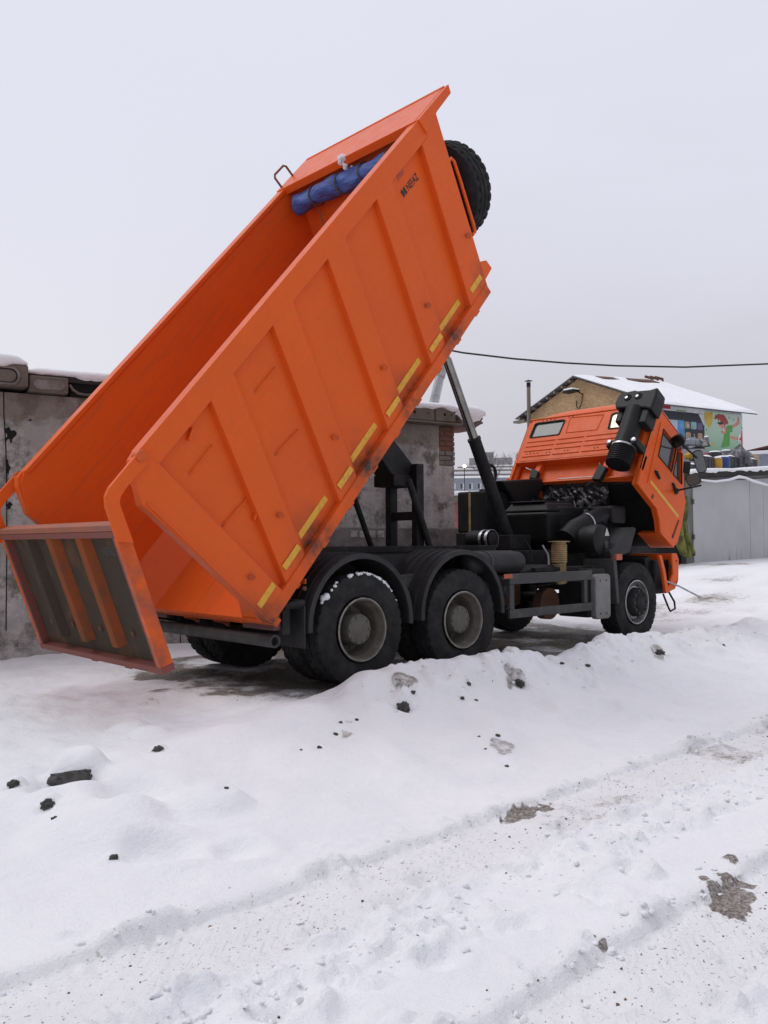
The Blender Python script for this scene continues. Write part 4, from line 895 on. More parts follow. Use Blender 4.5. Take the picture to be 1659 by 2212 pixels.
MB().lathe([(-.012, .126), (-.012, .134), (.012, .134), (.012, .126)], (4.60, -0.68, 1.63), (0.92, -0.12, 0.36), 24, closed=True).build('hose_clamp', 'steel', truck, smooth=40)
MB().box((4.95, -0.86, 1.62), (5.30, -0.5, 1.86), I3).build('intake_box', 'plastic', truck, 0.03)
# wheel arch behind the front wheel
MB().prism([(4.38, 1.14), (4.46, 1.14), (4.52, 0.56), (4.46, 0.54)], -1.215, -0.75, I3).build('front_arch_strip', 'guard', truck, 0.008)
MB().prism([(4.45, 1.24), (5.05, 1.56), (5.12, 1.54), (4.95, 1.22), (4.5, 1.12)], -1.12, -0.7, I3).build('front_arch_guard', 'fender', truck, 0.01)
MB().box((4.42, -1.24, 1.12), (4.56, -1.20, 1.20), I3).build('side_marker', 'amber', truck, 0.004)
MB().prism([(5.45, 1.12), (5.60, 1.16), (5.72, 0.66), (5.58, 0.66)], -1.05, -0.6, I3).build('front_arch_liner', 'black', truck, 0.01)
# tank, covers and engine between cab and body
tk = MB().box((3.95, 0.58, 1.50), (4.5, 1.12, 2.10), I3).build('oil_tank', 'black', truck, 0.03)
MB().box((3.943, 0.85, 1.50), (3.949, 0.89, 2.103), I3).build('tank_strap', 'brass', tk)
MB().lathe([(0, .05), (.03, .05), (.035, .03)], (4.15, 0.8, 2.10), (0, 0, 1), 14).build('tank_cap', 'plastic', tk, smooth=40)
MB().box((3.9, 0.45, 1.26), (4.6, 1.1, 1.495), I3).build('tank_bracket', 'black', truck, 0.01)
fc_ = MB().lathe([(-.22, .02), (-.2, .10), (.12, .12), (.2, .11), (.22, .02)], (3.16, -0.02, 1.40), (0, 1, 0.0), 24).build('filter_drum', 'black', truck, smooth=40)
MB().lathe([(-.24, .125), (-.24, .128), (-.20, .128), (-.20, .125)], (3.16, 0.14, 1.40), (0, 1, 0.0), 24, closed=True).build('drum_band', 'steel', fc_, smooth=40)
MB().lathe([(-.24, .125), (-.24, .128), (-.20, .128), (-.20, .125)], (3.16, 0.04, 1.40), (0, 1, 0.0), 24, closed=True).build('drum_band', 'steel', fc_, smooth=40)
MB().hexa([(4.10, -0.40, 1.36), (4.75, -0.40, 1.36), (4.75, 0.28, 1.36), (4.10, 0.28, 1.36), (4.0, -0.46, 1.77), (4.85, -0.46, 1.79), (4.85, 0.34, 1.79), (4.0, 0.34, 1.77)]).build('engine_cover', 'plastic', truck, 0.05, seg=3)
MB().hexa([(4.02, -0.44, 1.78), (4.80, -0.44, 1.79), (4.80, 0.32, 1.79), (4.02, 0.32, 1.78), (4.10, -0.36, 1.90), (4.72, -0.36, 1.91), (4.72, 0.24, 1.91), (4.10, 0.24, 1.90)]).build('engine_cover_lid', 'plastic', truck, 0.025, seg=3)
MB().box((4.06, -0.34, 1.905), (4.74, 0.22, 1.925), I3).build('lid_rim', 'plastic', truck, 0.008)
eng = MB().box((4.3, -0.45, 1.0), (5.9, 0.45, 1.85), I3).build('engine', 'black', truck, 0.04)
rg = random.Random(12)
for i in range(26):
    x, y, z = rg.uniform(4.85, 5.6), rg.uniform(-0.5, 0.45), rg.uniform(1.75, 2.0)
    s_ = rg.uniform(0.03, 0.09); q = (x, y, z); ax = (rg.uniform(-1, 1), rg.uniform(-1, 1), rg.uniform(-.4, 1))
    MB().lathe([(-s_, s_ * .6), (-s_ * .4, s_), (s_ * .5, s_ * .8), (s_, s_ * .3)], q, ax, 10).build('engine_fitting', rg.choice(['cast', 'black', 'black', 'plastic', 'steel', 'black']), eng, smooth=30)
for i in range(12):
    x, y, z = rg.uniform(4.8, 5.4), rg.uniform(-0.55, 0.4), rg.uniform(1.75, 2.02)
    MB().tube([(x, y, z), (x + rg.uniform(-.2, .2), y + .1, z + rg.uniform(.05, .22)), (x + rg.uniform(-.2, .4), y + rg.uniform(-.1, .3), z + rg.uniform(0, .15)), (x + rg.uniform(0, .5), y + .2, z - .2)], rg.uniform(.012, .022), 7).build('engine_hose', rg.choice(['black', 'plastic', 'cast']), eng, smooth=50)
# dark seat-like radiator cowl on the far side
MB().prism([(4.22, 2.25), (5.2, 2.33), (5.25, 2.22), (4.9, 1.80), (4.68, 1.80)], 0.5, 0.9, I3).build('radiator_cowl', 'black', truck, 0.03)
lp = [(3.72 + 0.13 * math.cos(t), 0.30, 2.31 + 0.125 * math.sin(t)) for t in np.linspace(-2.6, 2.6, 18)]
MB().tube(lp, 0.022, 8).build('hydraulic_hose', 'black', truck, smooth=60)
for i, (x, y, z) in enumerate(((3.45, -0.5, 1.38), (3.7, -0.62, 1.2), (3.55, -0.7, 1.32), (3.9, -0.75, 1.12))):
    MB().tube([(x, y, z), (x + .05, y - .05, z - .12), (x, y - .1, z - .28)], 0.016, 7).build('brake_hose', 'steel' if i == 2 else 'black', truck, smooth=60)
# bumper corner left on the frame
bp = MB()
bp.prism([(5.72, 0.63), (5.98, 0.68), (6.08, 0.80), (6.10, 1.10), (6.04, 1.19), (5.90, 1.19), (5.93, 0.90)], -1.22, -1.18, I3)
bp.prism([(5.98, 0.68), (6.08, 0.78), (6.12, 1.12), (6.04, 1.19), (5.98, 1.15)], -1.18, -0.5, I3)
bumper = bp.build('bumper', 'orange', truck, 0.012)
MB().prism([(5.53, 1.16), (5.60, 1.175), (5.70, 0.95), (5.78, 0.64), (5.70, 0.63), (5.63, 0.92)], -1.23, -1.185, I3).build('bumper_cheek', 'orange', bumper, 0.008)
MB().box((5.6, -1.12, 0.62), (6.0, 1.1, 1.1), I3).build('bumper_core', 'black', bumper, 0.02)
MB().box((5.86, -1.20, 0.98), (6.02, -1.16, 1.03), I3).build('bumper_slot', 'black', bumper)
for z in (0.78, 1.08): MB().cyl((6.02, -1.222, z), (6.02, -1.228, z), 0.014, seg=8).build('bumper_bolt', 'ink', bumper)
MB().tube([(5.74, -1.16, 0.62), (5.80, -1.2, 0.44), (5.86, -1.2, 0.37), (6.00, -1.2, 0.40), (5.98, -1.2, 0.50), (5.90, -1.16, 0.64)], 0.014, 8).build('step_loop', 'plastic', bumper, smooth=60)
MB().tube([(5.75, -1.20, 0.80), (6.0, -1.27, 0.72), (6.32, -1.38, 0.575), (6.35, -1.40, 0.55)], [0.013, 0.013, 0.013, 0.024], 8).build('crank_bar', 'steel', bumper, smooth=60)
# ---- cab, tilted forward about its front edge
prof = [(-1.487, .276), (-1.205, .263), (-.888, .253), (-.748, .157), (-.627, .018), (-.231, .025), (-.176, .035), (-.067, .169), (-.081, .475), (-.152, .831), (-.258, .93), (-.423, 1.207), (-.56, 1.43), (-.84, 1.60), (-1.50, 1.60), (-1.50, 0.80)]
win = [(-1.225, 1.385), (-.83, 1.40), (-.745, 1.375), (-.68, 1.24), (-.735, .985), (-1.155, .965)]
win = [(-1.225, 1.385), (-.80, 1.395), (-.735, .975), (-1.155, .965)]
qwin = [(-.745, 1.385), (-.62, 1.375), (-.40, .985), (-.68, .975)]
cs = MB()
for sgn in (-1, 1): cs.plate(prof, [win, qwin], sgn * 1.09, sgn * 1.13, CB)
# rear wall with rounded corners and two window openings
wl = [(0.975, 1.548), (0.445, 1.548), (0.40, 1.53), (0.44, 1.265), (0.93, 1.26), (0.985, 1.28)]
rw_holes = [[(0.955, 1.553), (0.455, 1.553), (0.41, 1.53), (0.43, 1.27), (0.46, 1.257), (0.965, 1.257), (1.0, 1.275), (0.99, 1.53)]]
rw_holes.append([(-a, b) for a, b in rw_holes[0]][::-1])
def RW(y, a, z): return CB(-1.5 + a, y, z)
cs.plate([(-1.06, .80), (1.06, .80), (1.06, 1.625), (-1.06, 1.625)], rw_holes, -0.02, 0.02, RW)
for sgn in (-1, 1):
    cs.prism([(sgn * 1.055, -0.02), (sgn * 1.10, 0.0), (sgn * 1.128, 0.045), (sgn * 1.13, 0.09), (sgn * 1.09, 0.09), (sgn * 1.05, 0.02)], 0.80, 1.625, lambda p, a, q: CB(-1.5 + q, p, a))
# lower recessed back panel and lip
cs.plate([(-1.06, .42), (1.04, .50), (1.06, .80), (-1.06, .80)], [], 0.14, 0.17, RW)
cs.box((-1.52, -1.10, 0.785), (-1.36, 1.10, 0.815), CB)
# front and floor
cs.add([CB(x, y, z) for y in (-1.09, 1.09) for x, z in prof[7:14]], [(i, i + 1, i + 8, i + 7) for i in range(6)])
cab = cs.build('cab', 'orange', truck)
fl = MB()
fl.add([CB(x, y, z) for y in (-1.085, 1.085) for x, z in [(-1.36, .50), (-1.33, .40), (-.90, .40), (-.70, .30), (-.5, .10), (-.18, .06)]], [(i, i + 1, i + 7, i + 6) for i in range(5)])
fl.build('cab_floor', 'black', cab)
# domed roof
def roof(u, v):
    x = -1.51 + u * 0.72; y = -1.14 + 2.28 * v
    f_ = 1 - abs(2 * v - 1) ** 4.5; g_ = 1 - max(0, (1 - u / 0.32)) ** 2.4 if u < 0.32 else 1
    ft = 1 - 0.55 * max(0, (u - 0.6) / 0.4) ** 2
    return CB(x, y, 1.60 + 0.27 * f_ ** 0.8 * g_ ** 0.9 * ft)
MB().grid(roof, 18, 40).build('roof', 'orange', cab, smooth=60)
MB().box((-1.535, -1.12, 1.612), (-1.50, 1.12, 1.632), CB).build('roof_seam', 'orange', cab, 0.006)
# pressed ribs and centre panel of the rear wall
for z in (1.175, 1.088, 1.0, 0.895):
    for y0, y1 in ((0.47, 1.01), (-0.05, 0.43), (-0.62, -0.09)):
        MB().box((-1.532, y0, z - 0.012), (-1.515, y1, z + 0.012), CB).build('pressed_rib', 'orange', cab, 0.010)
fr_ = [(0.33, 1.575), (-0.27, 1.55), (-0.235, 1.275), (0.315, 1.285)]
for i in range(4):
    a, b2 = fr_[i], fr_[(i + 1) % 4]; MB().tube([CB(-1.519, a[0], a[1]), CB(-1.519, b2[0], b2[1])], 0.010, 6).build('pressed_frame', 'orange', cab)
for y, z in [(0.93 - .07 * i, 0.945) for i in range(4)] + [(0.55, .94), (0.49, .94), (0.22, .94), (0.16, .94), (-0.3, .94), (-0.36, .94)] + [(0.85 - .075 * i, 1.585) for i in range(4)] + [(0.36, 1.595), (0.29, 1.595)]:
    MB().lathe([(0, .011), (.006, .009), (.009, .003)], CB(-1.52, y, z), CA and (-CT, 0, ST), 8).build('rivet', 'guard', cab)
for (y0, y1) in ((0.72, 0.62), (-0.5, -0.60)):
    MB().prism([(y0, .80), (y1, .80), (y1 + .02, .44), (y0 + .02, .46)], 0.05, 0.14, RW).build('lock_mount', 'orange', cab, 0.01)
MB().box((-1.40, -0.36, 0.505), (-1.33, 0.27, 0.52), CB).build('pale_edge', 'white_wall', cab)
for y0, y1, z0, y2, z2 in ((0.86, 0.70, .66, .60, .48), (-0.46, -0.5, .64, -0.55, .38)):
    MB().cyl(CB(-1.50, y0, z0 + .03), CB(-1.47, y1, z0 - .03), 0.012, seg=8).build('lock_lever', 'steel', cab)
    MB().prism([(y1 + .03, z0), (y1 - .12, z0 - .06), (y2 - .02, z2 - .02), (y2 + .12, z2)], -0.02, 0.06, RW).build('cab_lock', 'plastic', cab, 0.012)
# heat shield foil in the gap below the rear wall
def foil(u, v):
    y = 0.52 - 1.10 * u; z = 0.455 - 0.52 * v
    return CB(-1.345 + 0.30 * v + 0.028 * math.sin(19 * u + 5 * v) * math.cos(13 * v + 3) + 0.016 * math.sin(47 * u + 9 * v + 4 * math.sin(9 * v)) * math.cos(23 * v + 3 * math.sin(7 * u)), y, z)
MB().grid(foil, 60, 36).build('heat_shield', 'foil', cab, smooth=30)
MB().prism([(-1.40, 0.52), (-1.30, 0.50), (-0.95, -0.02), (-1.02, -0.06)], 0.60, 0.68, CB).build('cab_arm', 'orange_tail', cab, 0.01)
MB().box((-1.43, -1.05, 0.445), (-1.33, 1.03, 0.475), CB).build('panel_lip', 'orange', cab, 0.006)
for j in range(14):
    y = rg.uniform(-0.55, 0.5); x = rg.uniform(-1.32, -1.0)
    MB().tube([CB(x, y, .42), CB(x + .05, y - .06, .22), CB(x + .2, y - rg.uniform(-.2, .2), rg.uniform(0, .18)), CB(x + .4, y, .3)], rg.uniform(.010, .018), 6).build('cab_wiring', 'black', cab, smooth=60)
# windows
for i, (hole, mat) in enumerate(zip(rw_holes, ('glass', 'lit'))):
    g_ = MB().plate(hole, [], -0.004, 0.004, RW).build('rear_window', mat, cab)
    cy_ = sum(p[0] for p in hole) / len(hole); cz_ = sum(p[1] for p in hole) / len(hole)
    outer = [(cy_ + (p[0] - cy_) * 1.02, cz_ + (p[1] - cz_) * 1.03) for p in hole]; inner = [(cy_ + (p[0] - cy_) * .94, cz_ + (p[1] - cz_) * .89) for p in hole]
    MB().plate(outer, [inner], -0.028, 0.0, RW).build('window_gasket', 'rubber', g_)
m, nt, b, k, sph = PANE_GLOW
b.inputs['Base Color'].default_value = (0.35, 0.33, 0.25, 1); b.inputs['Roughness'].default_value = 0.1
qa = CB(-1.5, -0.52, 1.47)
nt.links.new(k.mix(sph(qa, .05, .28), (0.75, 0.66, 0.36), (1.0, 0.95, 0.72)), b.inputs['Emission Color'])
nt.links.new(k.rng(sph(qa, .04, .22), 0, 1, 0.55, 1.5), b.inputs['Emission Strength'])  # painted reflection, strongest around one point of the pane
for sgn in (-1, 1):
    gm = MB().plate(win, [], sgn * 1.10, sgn * 1.108, CB).build('side_window', 'side_glass', cab)
    gq = MB().plate(qwin, [], sgn * 1.10, sgn * 1.108, CB).build('quarter_window', 'side_glass', cab)
MB().add([CB(x, y, z) for y in (-1.0, 1.0) for x, z in ((-.30, .96), (-.435, 1.19), (-.57, 1.40))], [(0, 1, 4, 3), (1, 2, 5, 4)])
# door skin with seams, handle, marking, flare
door = [(-1.33, 1.44), (-.80, 1.455), (-.61, 1.42), (-.385, 1.03), (-.29, .90), (-.19, .82), (-.12, .50), (-.155, .49), (-.24, .14), (-.50, .13), (-.66, .30), (-.80, .40), (-1.205, .42)]
for sgn in (-1, 1):
    d_ = MB().plate(door, [win, qwin], sgn * 1.128, sgn * 1.142, CB).build('door', 'orange', cab, 0.004)
    MB().prism([(-1.165, .508), (-.262, .484), (-.250, .535), (-1.175, .556)], sgn * 1.1425, sgn * 1.1455, CB).build('door_marking', 'yellow', d_)
    MB().prism([(-1.16, .72), (-1.10, .745), (-.99, .70), (-.985, .675), (-1.10, .69)], sgn * 1.143, sgn * 1.175, CB).build('door_handle', 'plastic', d_, 0.008)
    MB().tube([CB(-1.158, sgn * 1.143, 0.968), CB(-1.228, sgn * 1.143, 1.388), CB(-.80, sgn * 1.143, 1.40), CB(-.735, sgn * 1.143, .975), CB(-1.158, sgn * 1.143, 0.966)], 0.011, 6).build('window_seal', 'rubber', d_)
    MB().tube([CB(-.68, sgn * 1.143, .972), CB(-.748, sgn * 1.143, 1.388), CB(-.615, sgn * 1.143, 1.378), CB(-.398, sgn * 1.143, .982), CB(-.68, sgn * 1.143, .972)], 0.010, 6).build('window_seal', 'rubber', d_)
    MB().prism([(-1.487, .276), (-1.505, .52), (-1.42, .50), (-1.215, .40), (-.90, .405), (-.78, .375), (-.62, .25), (-.50, .10), (-.627, .005), (-.748, .150), (-.888, .248), (-1.205, .258)], sgn * 1.131, sgn * 1.185, CB).build('arch_flare', 'orange', cab, 0.012)
    MB().prism([(-.62, .015), (-.231, .020), (-.18, .03), (-.20, .13), (-.52, .12)], sgn * 0.80, sgn * 1.17, CB).build('step_well', 'orange', cab, 0.01)
    MB().prism([(-.205, .475), (-.235, .47), (-.275, .15), (-.235, .15)], sgn * 1.1425, sgn * 1.150, CB).build('door_vent', 'rust', cab, 0.003)
    MB().box((-1.10, min(sgn * 1.18, sgn * 1.192), 0.30), (-1.05, max(sgn * 1.18, sgn * 1.192), 0.36), CB).build('flare_marker', 'rust', cab, 0.004)
    MB().tube([CB(-1.495, sgn * 1.135, 1.58), CB(-1.485, sgn * 1.137, .80), CB(-1.47, sgn * 1.137, .52)], 0.009, 6).build('body_seam', 'rubber', cab)
    MB().box((-1.44, min(sgn * 1.05, sgn * 1.13), 0.43), (-1.37, max(sgn * 1.05, sgn * 1.13), 0.80), CB).build('corner_panel', 'orange', cab, 0.012)
# intake snorkel on the near rear corner
sx = -1.70
sk = MB().tube([CB(sx, -0.945, 1.40), CB(sx, -0.945, 1.0), CB(sx, -0.94, 0.72)], [0.148, 0.148, 0.158], 28).build('intake_snorkel', 'plastic', cab, smooth=45)
MB().prism([(-0.62, 1.50), (-0.64, 1.64), (-0.68, 1.685), (-0.90, 1.70), (-0.93, 1.68), (-1.14, 1.665), (-1.25, 1.69), (-1.265, 1.55), (-1.255, 1.30), (-1.15, 1.345), (-0.80, 1.395), (-0.66, 1.405)], -0.30, -0.04, RW).build('snorkel_head', 'plastic', sk, 0.025)
for y in (-0.815, -0.985):
    MB().lathe([(0.0, 0.060), (0.006, 0.055), (0.004, 0.03)], CB(-1.802, y, 1.57), (-CT, 0, ST), 18).build('head_recess', 'void', sk)
    MB().lathe([(0.0, 0.026), (0.02, 0.024), (0.024, 0.008)], CB(-1.806, y + .012, 1.56), (-CT, 0, ST), 14).build('head_bolt', 'steel', sk, smooth=40)
bl = []
for i in range(9): bl += [(i * 0.030, 0.148), (0.010 + i * 0.030, 0.178), (0.020 + i * 0.030, 0.178), (0.029 + i * 0.030, 0.148)]
e_ = Vector(CB(0, 0, 1)) - Vector(CB(0, 0, 0))
MB().lathe([(0.0, 0.02), (0.005, 0.10), (0.0, 0.145)] + bl, CB(sx, -0.935, 0.455), e_, 36).build('snorkel_bellows', 'plastic', sk, smooth=28)
MB().lathe([(-.012, .168), (-.012, .176), (.012, .176), (.012, .168)], CB(sx, -0.94, 0.735), e_, 30, closed=True).build('snorkel_clamp', 'steel', sk, smooth=40)
for y in (-0.745, -1.125):
    MB().lathe([(0, .034), (.03, .034), (.035, .02)], CB(-1.78, y, 0.80), (-CT, 0, ST), 12).build('snorkel_bolt', 'steel', sk, smooth=40)
    MB().box((-1.78, y - .05, 0.74), (-1.52, y + .05, 0.84), CB).build('snorkel_bracket', 'plastic', sk, 0.012)
MB().box((-1.76, -1.20, 1.12), (-1.52, -1.08, 1.36), CB).build('snorkel_bracket', 'plastic', sk, 0.02)
MB().box((-1.72, -0.76, 1.22), (-1.52, -0.66, 1.40), CB).build('snorkel_bracket', 'plastic', sk, 0.015)
# mirrors on the near door
ma = MB().tube([CB(-.50, -1.14, .80), (5.95, -1.25, 2.08), (6.25, -1.5, 2.16)], 0.014, 8).build('mirror_arm', 'plastic', cab, smooth=60)
MB().tube([CB(-.66, -1.14, 1.42), (6.02, -1.30, 2.78), (6.18, -1.48, 2.55)], 0.014, 8).build('mirror_arm', 'plastic', cab, smooth=60)
MB().lathe([(0, .05), (.03, .045), (.04, .02)], CB(-.50, -1.14, .80), (0, -1, 0), 14).build('mirror_foot', 'plastic', cab, smooth=40)
MB().prism([(-.66, .84), (-.62, .86), (-.47, .80), (-.50, .75)], -1.143, -1.17, CB).build('mirror_bracket', 'plastic', cab, 0.008)
def mirror(c, w_, h_, yaw, tilt, lean, name, gl='mirror'):
    c = Vector(c); f = Vector((math.cos(yaw) * math.cos(tilt), math.sin(yaw) * math.cos(tilt), math.sin(tilt))); r_ = f.cross(Vector((0, 0, 1))).normalized(); u_ = r_.cross(f)
    r2 = r_ * math.cos(lean) + u_ * math.sin(lean); u2 = -r_ * math.sin(lean) + u_ * math.cos(lean)
    fn = lambda p, a, q: tuple(c + r2 * p * w_ + u2 * q * h_ + f * a)
    sh = [(.5 * math.copysign(abs(math.cos(t)) ** .55, math.cos(t)), .5 * math.copysign(abs(math.sin(t)) ** .55, math.sin(t))) for t in np.linspace(0, 2 * math.pi, 24, endpoint=False)]
    h2 = MB().prism(sh, -0.09, 0.0, fn, None).build(name, 'plastic', cab, 0.015)
    MB().prism([(a * .88, b * .9) for a, b in sh], 0.0005, 0.003, fn).build('mirror_glass', gl, h2)
mirror((6.22, -1.50, 2.50), 0.15, 0.34, R(-150), R(-6), R(-14), 'mirror_housing', 'side_glass')
mirror((6.02, -1.50, 2.235), 0.19, 0.17, R(-158), R(4), R(-22), 'mirror_housing')
mirror((5.95, -1.30, 2.78), 0.20, 0.17, R(-165), R(-25), R(-30), 'mirror_housing')
mirror((5.97, -1.48, 2.40), 0.10, 0.17, R(-60), R(-6), R(18), 'mirror_housing')
# ---- spare wheel on the front wall of the body
pn = Vector((CA * 0.92 + SA * 0.0, 0, 0)); pdir = (Vector(B(5.36, 0, 1.77)) - Vector(B(4.59, 0, 0))).normalized(); pn = Vector((pdir.z, 0, -pdir.x))
sc_ = Vector((1.76, -0.72, 5.40))
sw = empty('spare_wheel', sc_, truck)
tyre_mesh('tyre', sw, sc_, 0.31, 0.55, 0.30, 120, pn)
MB().lathe([(-.13, .31), (-.12, .27), (-.02, .25), (0, .1), (0, .01)], sc_, pn, 40, open0=True).build('rim', 'rim', sw, smooth=40)
MB().box((-.2, -.05, -.2), (.0, .05, .2), lambda x, y, z: tuple(sc_ + pn * (x - .02) + pdir * z + Vector((0, y, 0)))).build('spare_carrier', 'orange', truck, 0.01)
# ---- tarpaulin roll tied under the canopy
def troll(u, v):
    y = 0.98 - 2.0 * u; a = 2 * math.pi * v
    tie = min(abs(u - t) for t in (0.18, 0.42, 0.62, 0.84))
    r_ = 0.125 * (1 + 0.10 * math.sin(13 * u + 2 * a) + 0.06 * math.sin(31 * u - 3 * a)) * (1 - 0.16 * math.exp(-(tie / 0.02) ** 2))
    if u < 0.001 or u > 0.999: r_ *= 0.25
    return B(4.99 + r_ * math.cos(a), y, 1.63 + 0.01 * math.sin(6 * u) + r_ * math.sin(a) * (0.85 if math.sin(a) > 0 else 1))
tr = MB(); nu, nv = 90, 28
us = [0.0, 0.0] + [i / nu for i in range(1, nu)] + [1.0, 1.0]
tr.add([troll(min(max(u_, 0.0 if j_ in (0, len(us) - 1) else 0.0011), 1.0 if j_ in (0, len(us) - 1) else 0.9989), v_ / nv) for j_, u_ in enumerate(us) for v_ in range(nv)],
       [(i * nv + v_, i * nv + (v_ + 1) % nv, (i + 1) * nv + (v_ + 1) % nv, (i + 1) * nv + v_) for i in range(len(us) - 1) for v_ in range(nv)])
tarp = tr.build('tarpaulin_roll', 'tarp', None, smooth=60, label='rolled blue tarpaulin tied under the canopy of the tipper body', cat='tarpaulin')
for t in (0.18, 0.42, 0.62, 0.84):
    MB().tube([B(4.99 + 0.125 * math.cos(a), 0.98 - 2.0 * t + 0.012 * math.sin(a), 1.63 + (0.11 if math.sin(a) > 0 else 0.125) * math.sin(a)) for a in np.linspace(0, 2 * math.pi, 24)], 0.009, 6).build('tie_rope', 'rope', tarp, smooth=60)
MB().tube([B(4.90, 0.62, 1.52), B(4.84, 0.62, 1.38), B(4.70, 0.60, 1.20), B(4.66, 0.6, 1.15)], 0.007, 6).build('loose_rope', 'rope', tarp, smooth=60)
# snow lump stuck on the canopy edge
cl = MB(); rg = random.Random(3)
for i in range(26):
    r0 = rg.uniform(0.016, 0.035); q = B(5.05 + rg.uniform(-.02, .03), -0.02 + rg.uniform(-.05, .05), 1.86 - 0.16 * rg.random() ** 1.5 + 0.02)
    cl.lathe([(-r0, r0 * .3), (-r0 * .4, r0), (r0 * .5, r0 * .9), (r0, r0 * .3)], q, (rg.uniform(-1, 1), rg.uniform(-1, 1), 1), 8, fn=lambda i, j, h, r: (h, r * rg.uniform(.8, 1.2)))
cl.build('snow_lump', 'snow', None, smooth=60, label='small lump of snow stuck on the edge of the canopy', cat='snow lump')
# ------------------------------------------------------------------ snow lying on a roof edge
def snow_cap(fn, s0, s1, depth, z, th, lip, name, parent, seed, ds=0.04, droop=0.05):
    """fn(s, o, z): o outwards over the edge; a soft slab of snow with a ragged rounded front"""
    ns = max(4, int((s1 - s0) / ds)); prof_n = 12
    S = np.linspace(s0, s1, ns + 1); zero = S * 0
    n1 = fbm(S, zero + seed, 0.55, seed, 4); n2 = fbm(S, zero + seed * 3, 0.16, seed + 1, 3); n3 = fbm(S, zero, 1.6, seed + 2, 3)
    m_ = MB(); vs = []
    for i, s_ in enumerate(S):
        t_ = th * (1 + 0.45 * n3[i]); l_ = lip + 0.03 * n1[i]; dr = droop * max(0, 0.5 + 1.6 * n1[i] + 0.9 * n2[i])
        e_ = min(1, (i + .3) / 4, (ns - i + .3) / 4); t_ *= e_ ** .5
        P_ = [(-0.06, -0.004), (l_ * .5, -dr * .6), (l_ - 0.01, -dr), (l_ + 0.012, -dr * .6 + 0.01), (l_ + 0.014, t_ * .35), (l_ - 0.004, t_ * .72), (l_ - 0.045, t_ * .93), (l_ - 0.12, t_ * 1.0)]
        for j in range(1, 6): P_.append((l_ - 0.12 - (depth * j / 5), t_ * (1 + 0.10 * math.sin(j * 2 + s_ * 1.3))))
        vs += [fn(s_, o, z + q) for o, q in P_]
    n = 13; fs = [(i * n + j, i * n + j + 1, (i + 1) * n + j + 1, (i + 1) * n + j) for i in range(ns) for j in range(n - 1)]
    fs += [tuple(range(n))[::-1], tuple(range(ns * n, ns * n + n))]
    m_.add(vs, fs); return m_.build(name, 'snow', parent, smooth=75)
# ------------------------------------------------------------------ concrete building behind the truck
gb = empty('concrete_building', WL(3.4, -3, -0.4), label='derelict grey concrete garage with snowy roof slabs behind the truck', cat='garage')
MB().box((-7.0, -6.0, -0.7), (6.60, 0.0, 3.27), WL).build('wall', 'concrete', gb)
MB().box((6.60, -6.0, -0.7), (6.90, -0.002, 2.62), WL).build('corner_pier', 'concrete', gb, 0.01)
MB().box((4.4, -0.01, -0.75), (7.0, 0.075, 0.62), WL).build('plinth', 'found', gb, 0.02)
MB().box((4.4, -0.01, 0.62), (7.0, 0.07, 1.60), WL).build('plinth', 'found', gb, 0.02)
rg = random.Random(5)
bk = MB(); bg_ = MB(); z = 2.63
for row in range(8):
    off = 0.0 if row % 2 else 0.13
    s_ = 6.605
    while s_ < 6.90:
        l_ = min(0.245 - (off if s_ < 6.61 else 0), 6.92 - s_); 
        if l_ > 0.03: (bg_ if row < 3 else bk).box((s_, -0.3, z), (s_ + l_ - 0.012, rg.uniform(-.012, .012), z + 0.068), WL)
        s_ += l_
    z += 0.080
br = bk.build('brickwork', 'brick', gb, 0.006); bg_.build('brickwork', 'brick_grey', gb, 0.006)
MB().box((6.60, -0.3, 2.62), (6.895, -0.018, 3.27), WL).build('mortar', 'slab', gb)
sq = MB()
for s_, z in ((5.22, 1.44), (5.38, 1.44), (4.92, 1.45), (5.06, 1.44)): sq.box((s_, 0.06, z), (s_ + 0.125, 0.082, z + 0.11), WL)
sq.build('plinth_stones', 'concrete', gb, 0.02)
# roof slabs with hollow cores, each seen end-on
def slab(s0, s1, z0, z1, o, mat='slab'): return MB().box((s0, -5.5, z0), (s1, o, z1), WL).build('roof_slab', mat, gb, 0.02)
slab(-7, -1.2, 3.33, 3.58, 0.20); a0_ = slab(-1.19, 0.31, 3.325, 3.60, 0.16); slab(0.33, 0.80, 3.285, 3.50, 0.10)
for (s0, s1, z0, z1, o, par) in ((-0.75, 0.17, 3.375, 3.53, 0.163, a0_),):
    cx_, cz_, w_, h_ = (s0 + s1) / 2, (z0 + z1) / 2, (s1 - s0) / 2, (z1 - z0) / 2
    P_ = arc((s1 - h_, cz_), h_, -90, 90, 10) + arc((s0 + h_, cz_), h_, 90, 270, 10)
    MB().plate([(cx_ + (a - cx_) * 1.03, cz_ + (b2 - cz_) * 1.14) for a, b2 in P_], [P_], o - 0.003, o + 0.006, WL).build('core_outline', 'void', par)
    MB().plate([(cx_ + (a - cx_) * 1.10, cz_ + (b2 - cz_) * 1.42) for a, b2 in P_], [[(cx_ + (a - cx_) * 1.035, cz_ + (b2 - cz_) * 1.16) for a, b2 in P_]], o - 0.003, o + 0.010, WL).build('core_rim', 'concrete', par, 0.004)
MB().prism(arc((0.70, 3.385), 0.06, -90, 90, 8) + arc((0.44, 3.385), 0.06, 90, 270, 8), 0.09, 0.112, WL).build('core_plug', 'concrete', gb, 0.01)
MB().box((0.80, -5.5, 3.45), (2.3, 0.06, 3.52), WL).build('roof_slab', 'dark_soffit', gb, 0.008)
MB().box((0.84, -0.5, 3.27), (2.3, 0.02, 3.45), WL).build('hollow', 'void', gb)
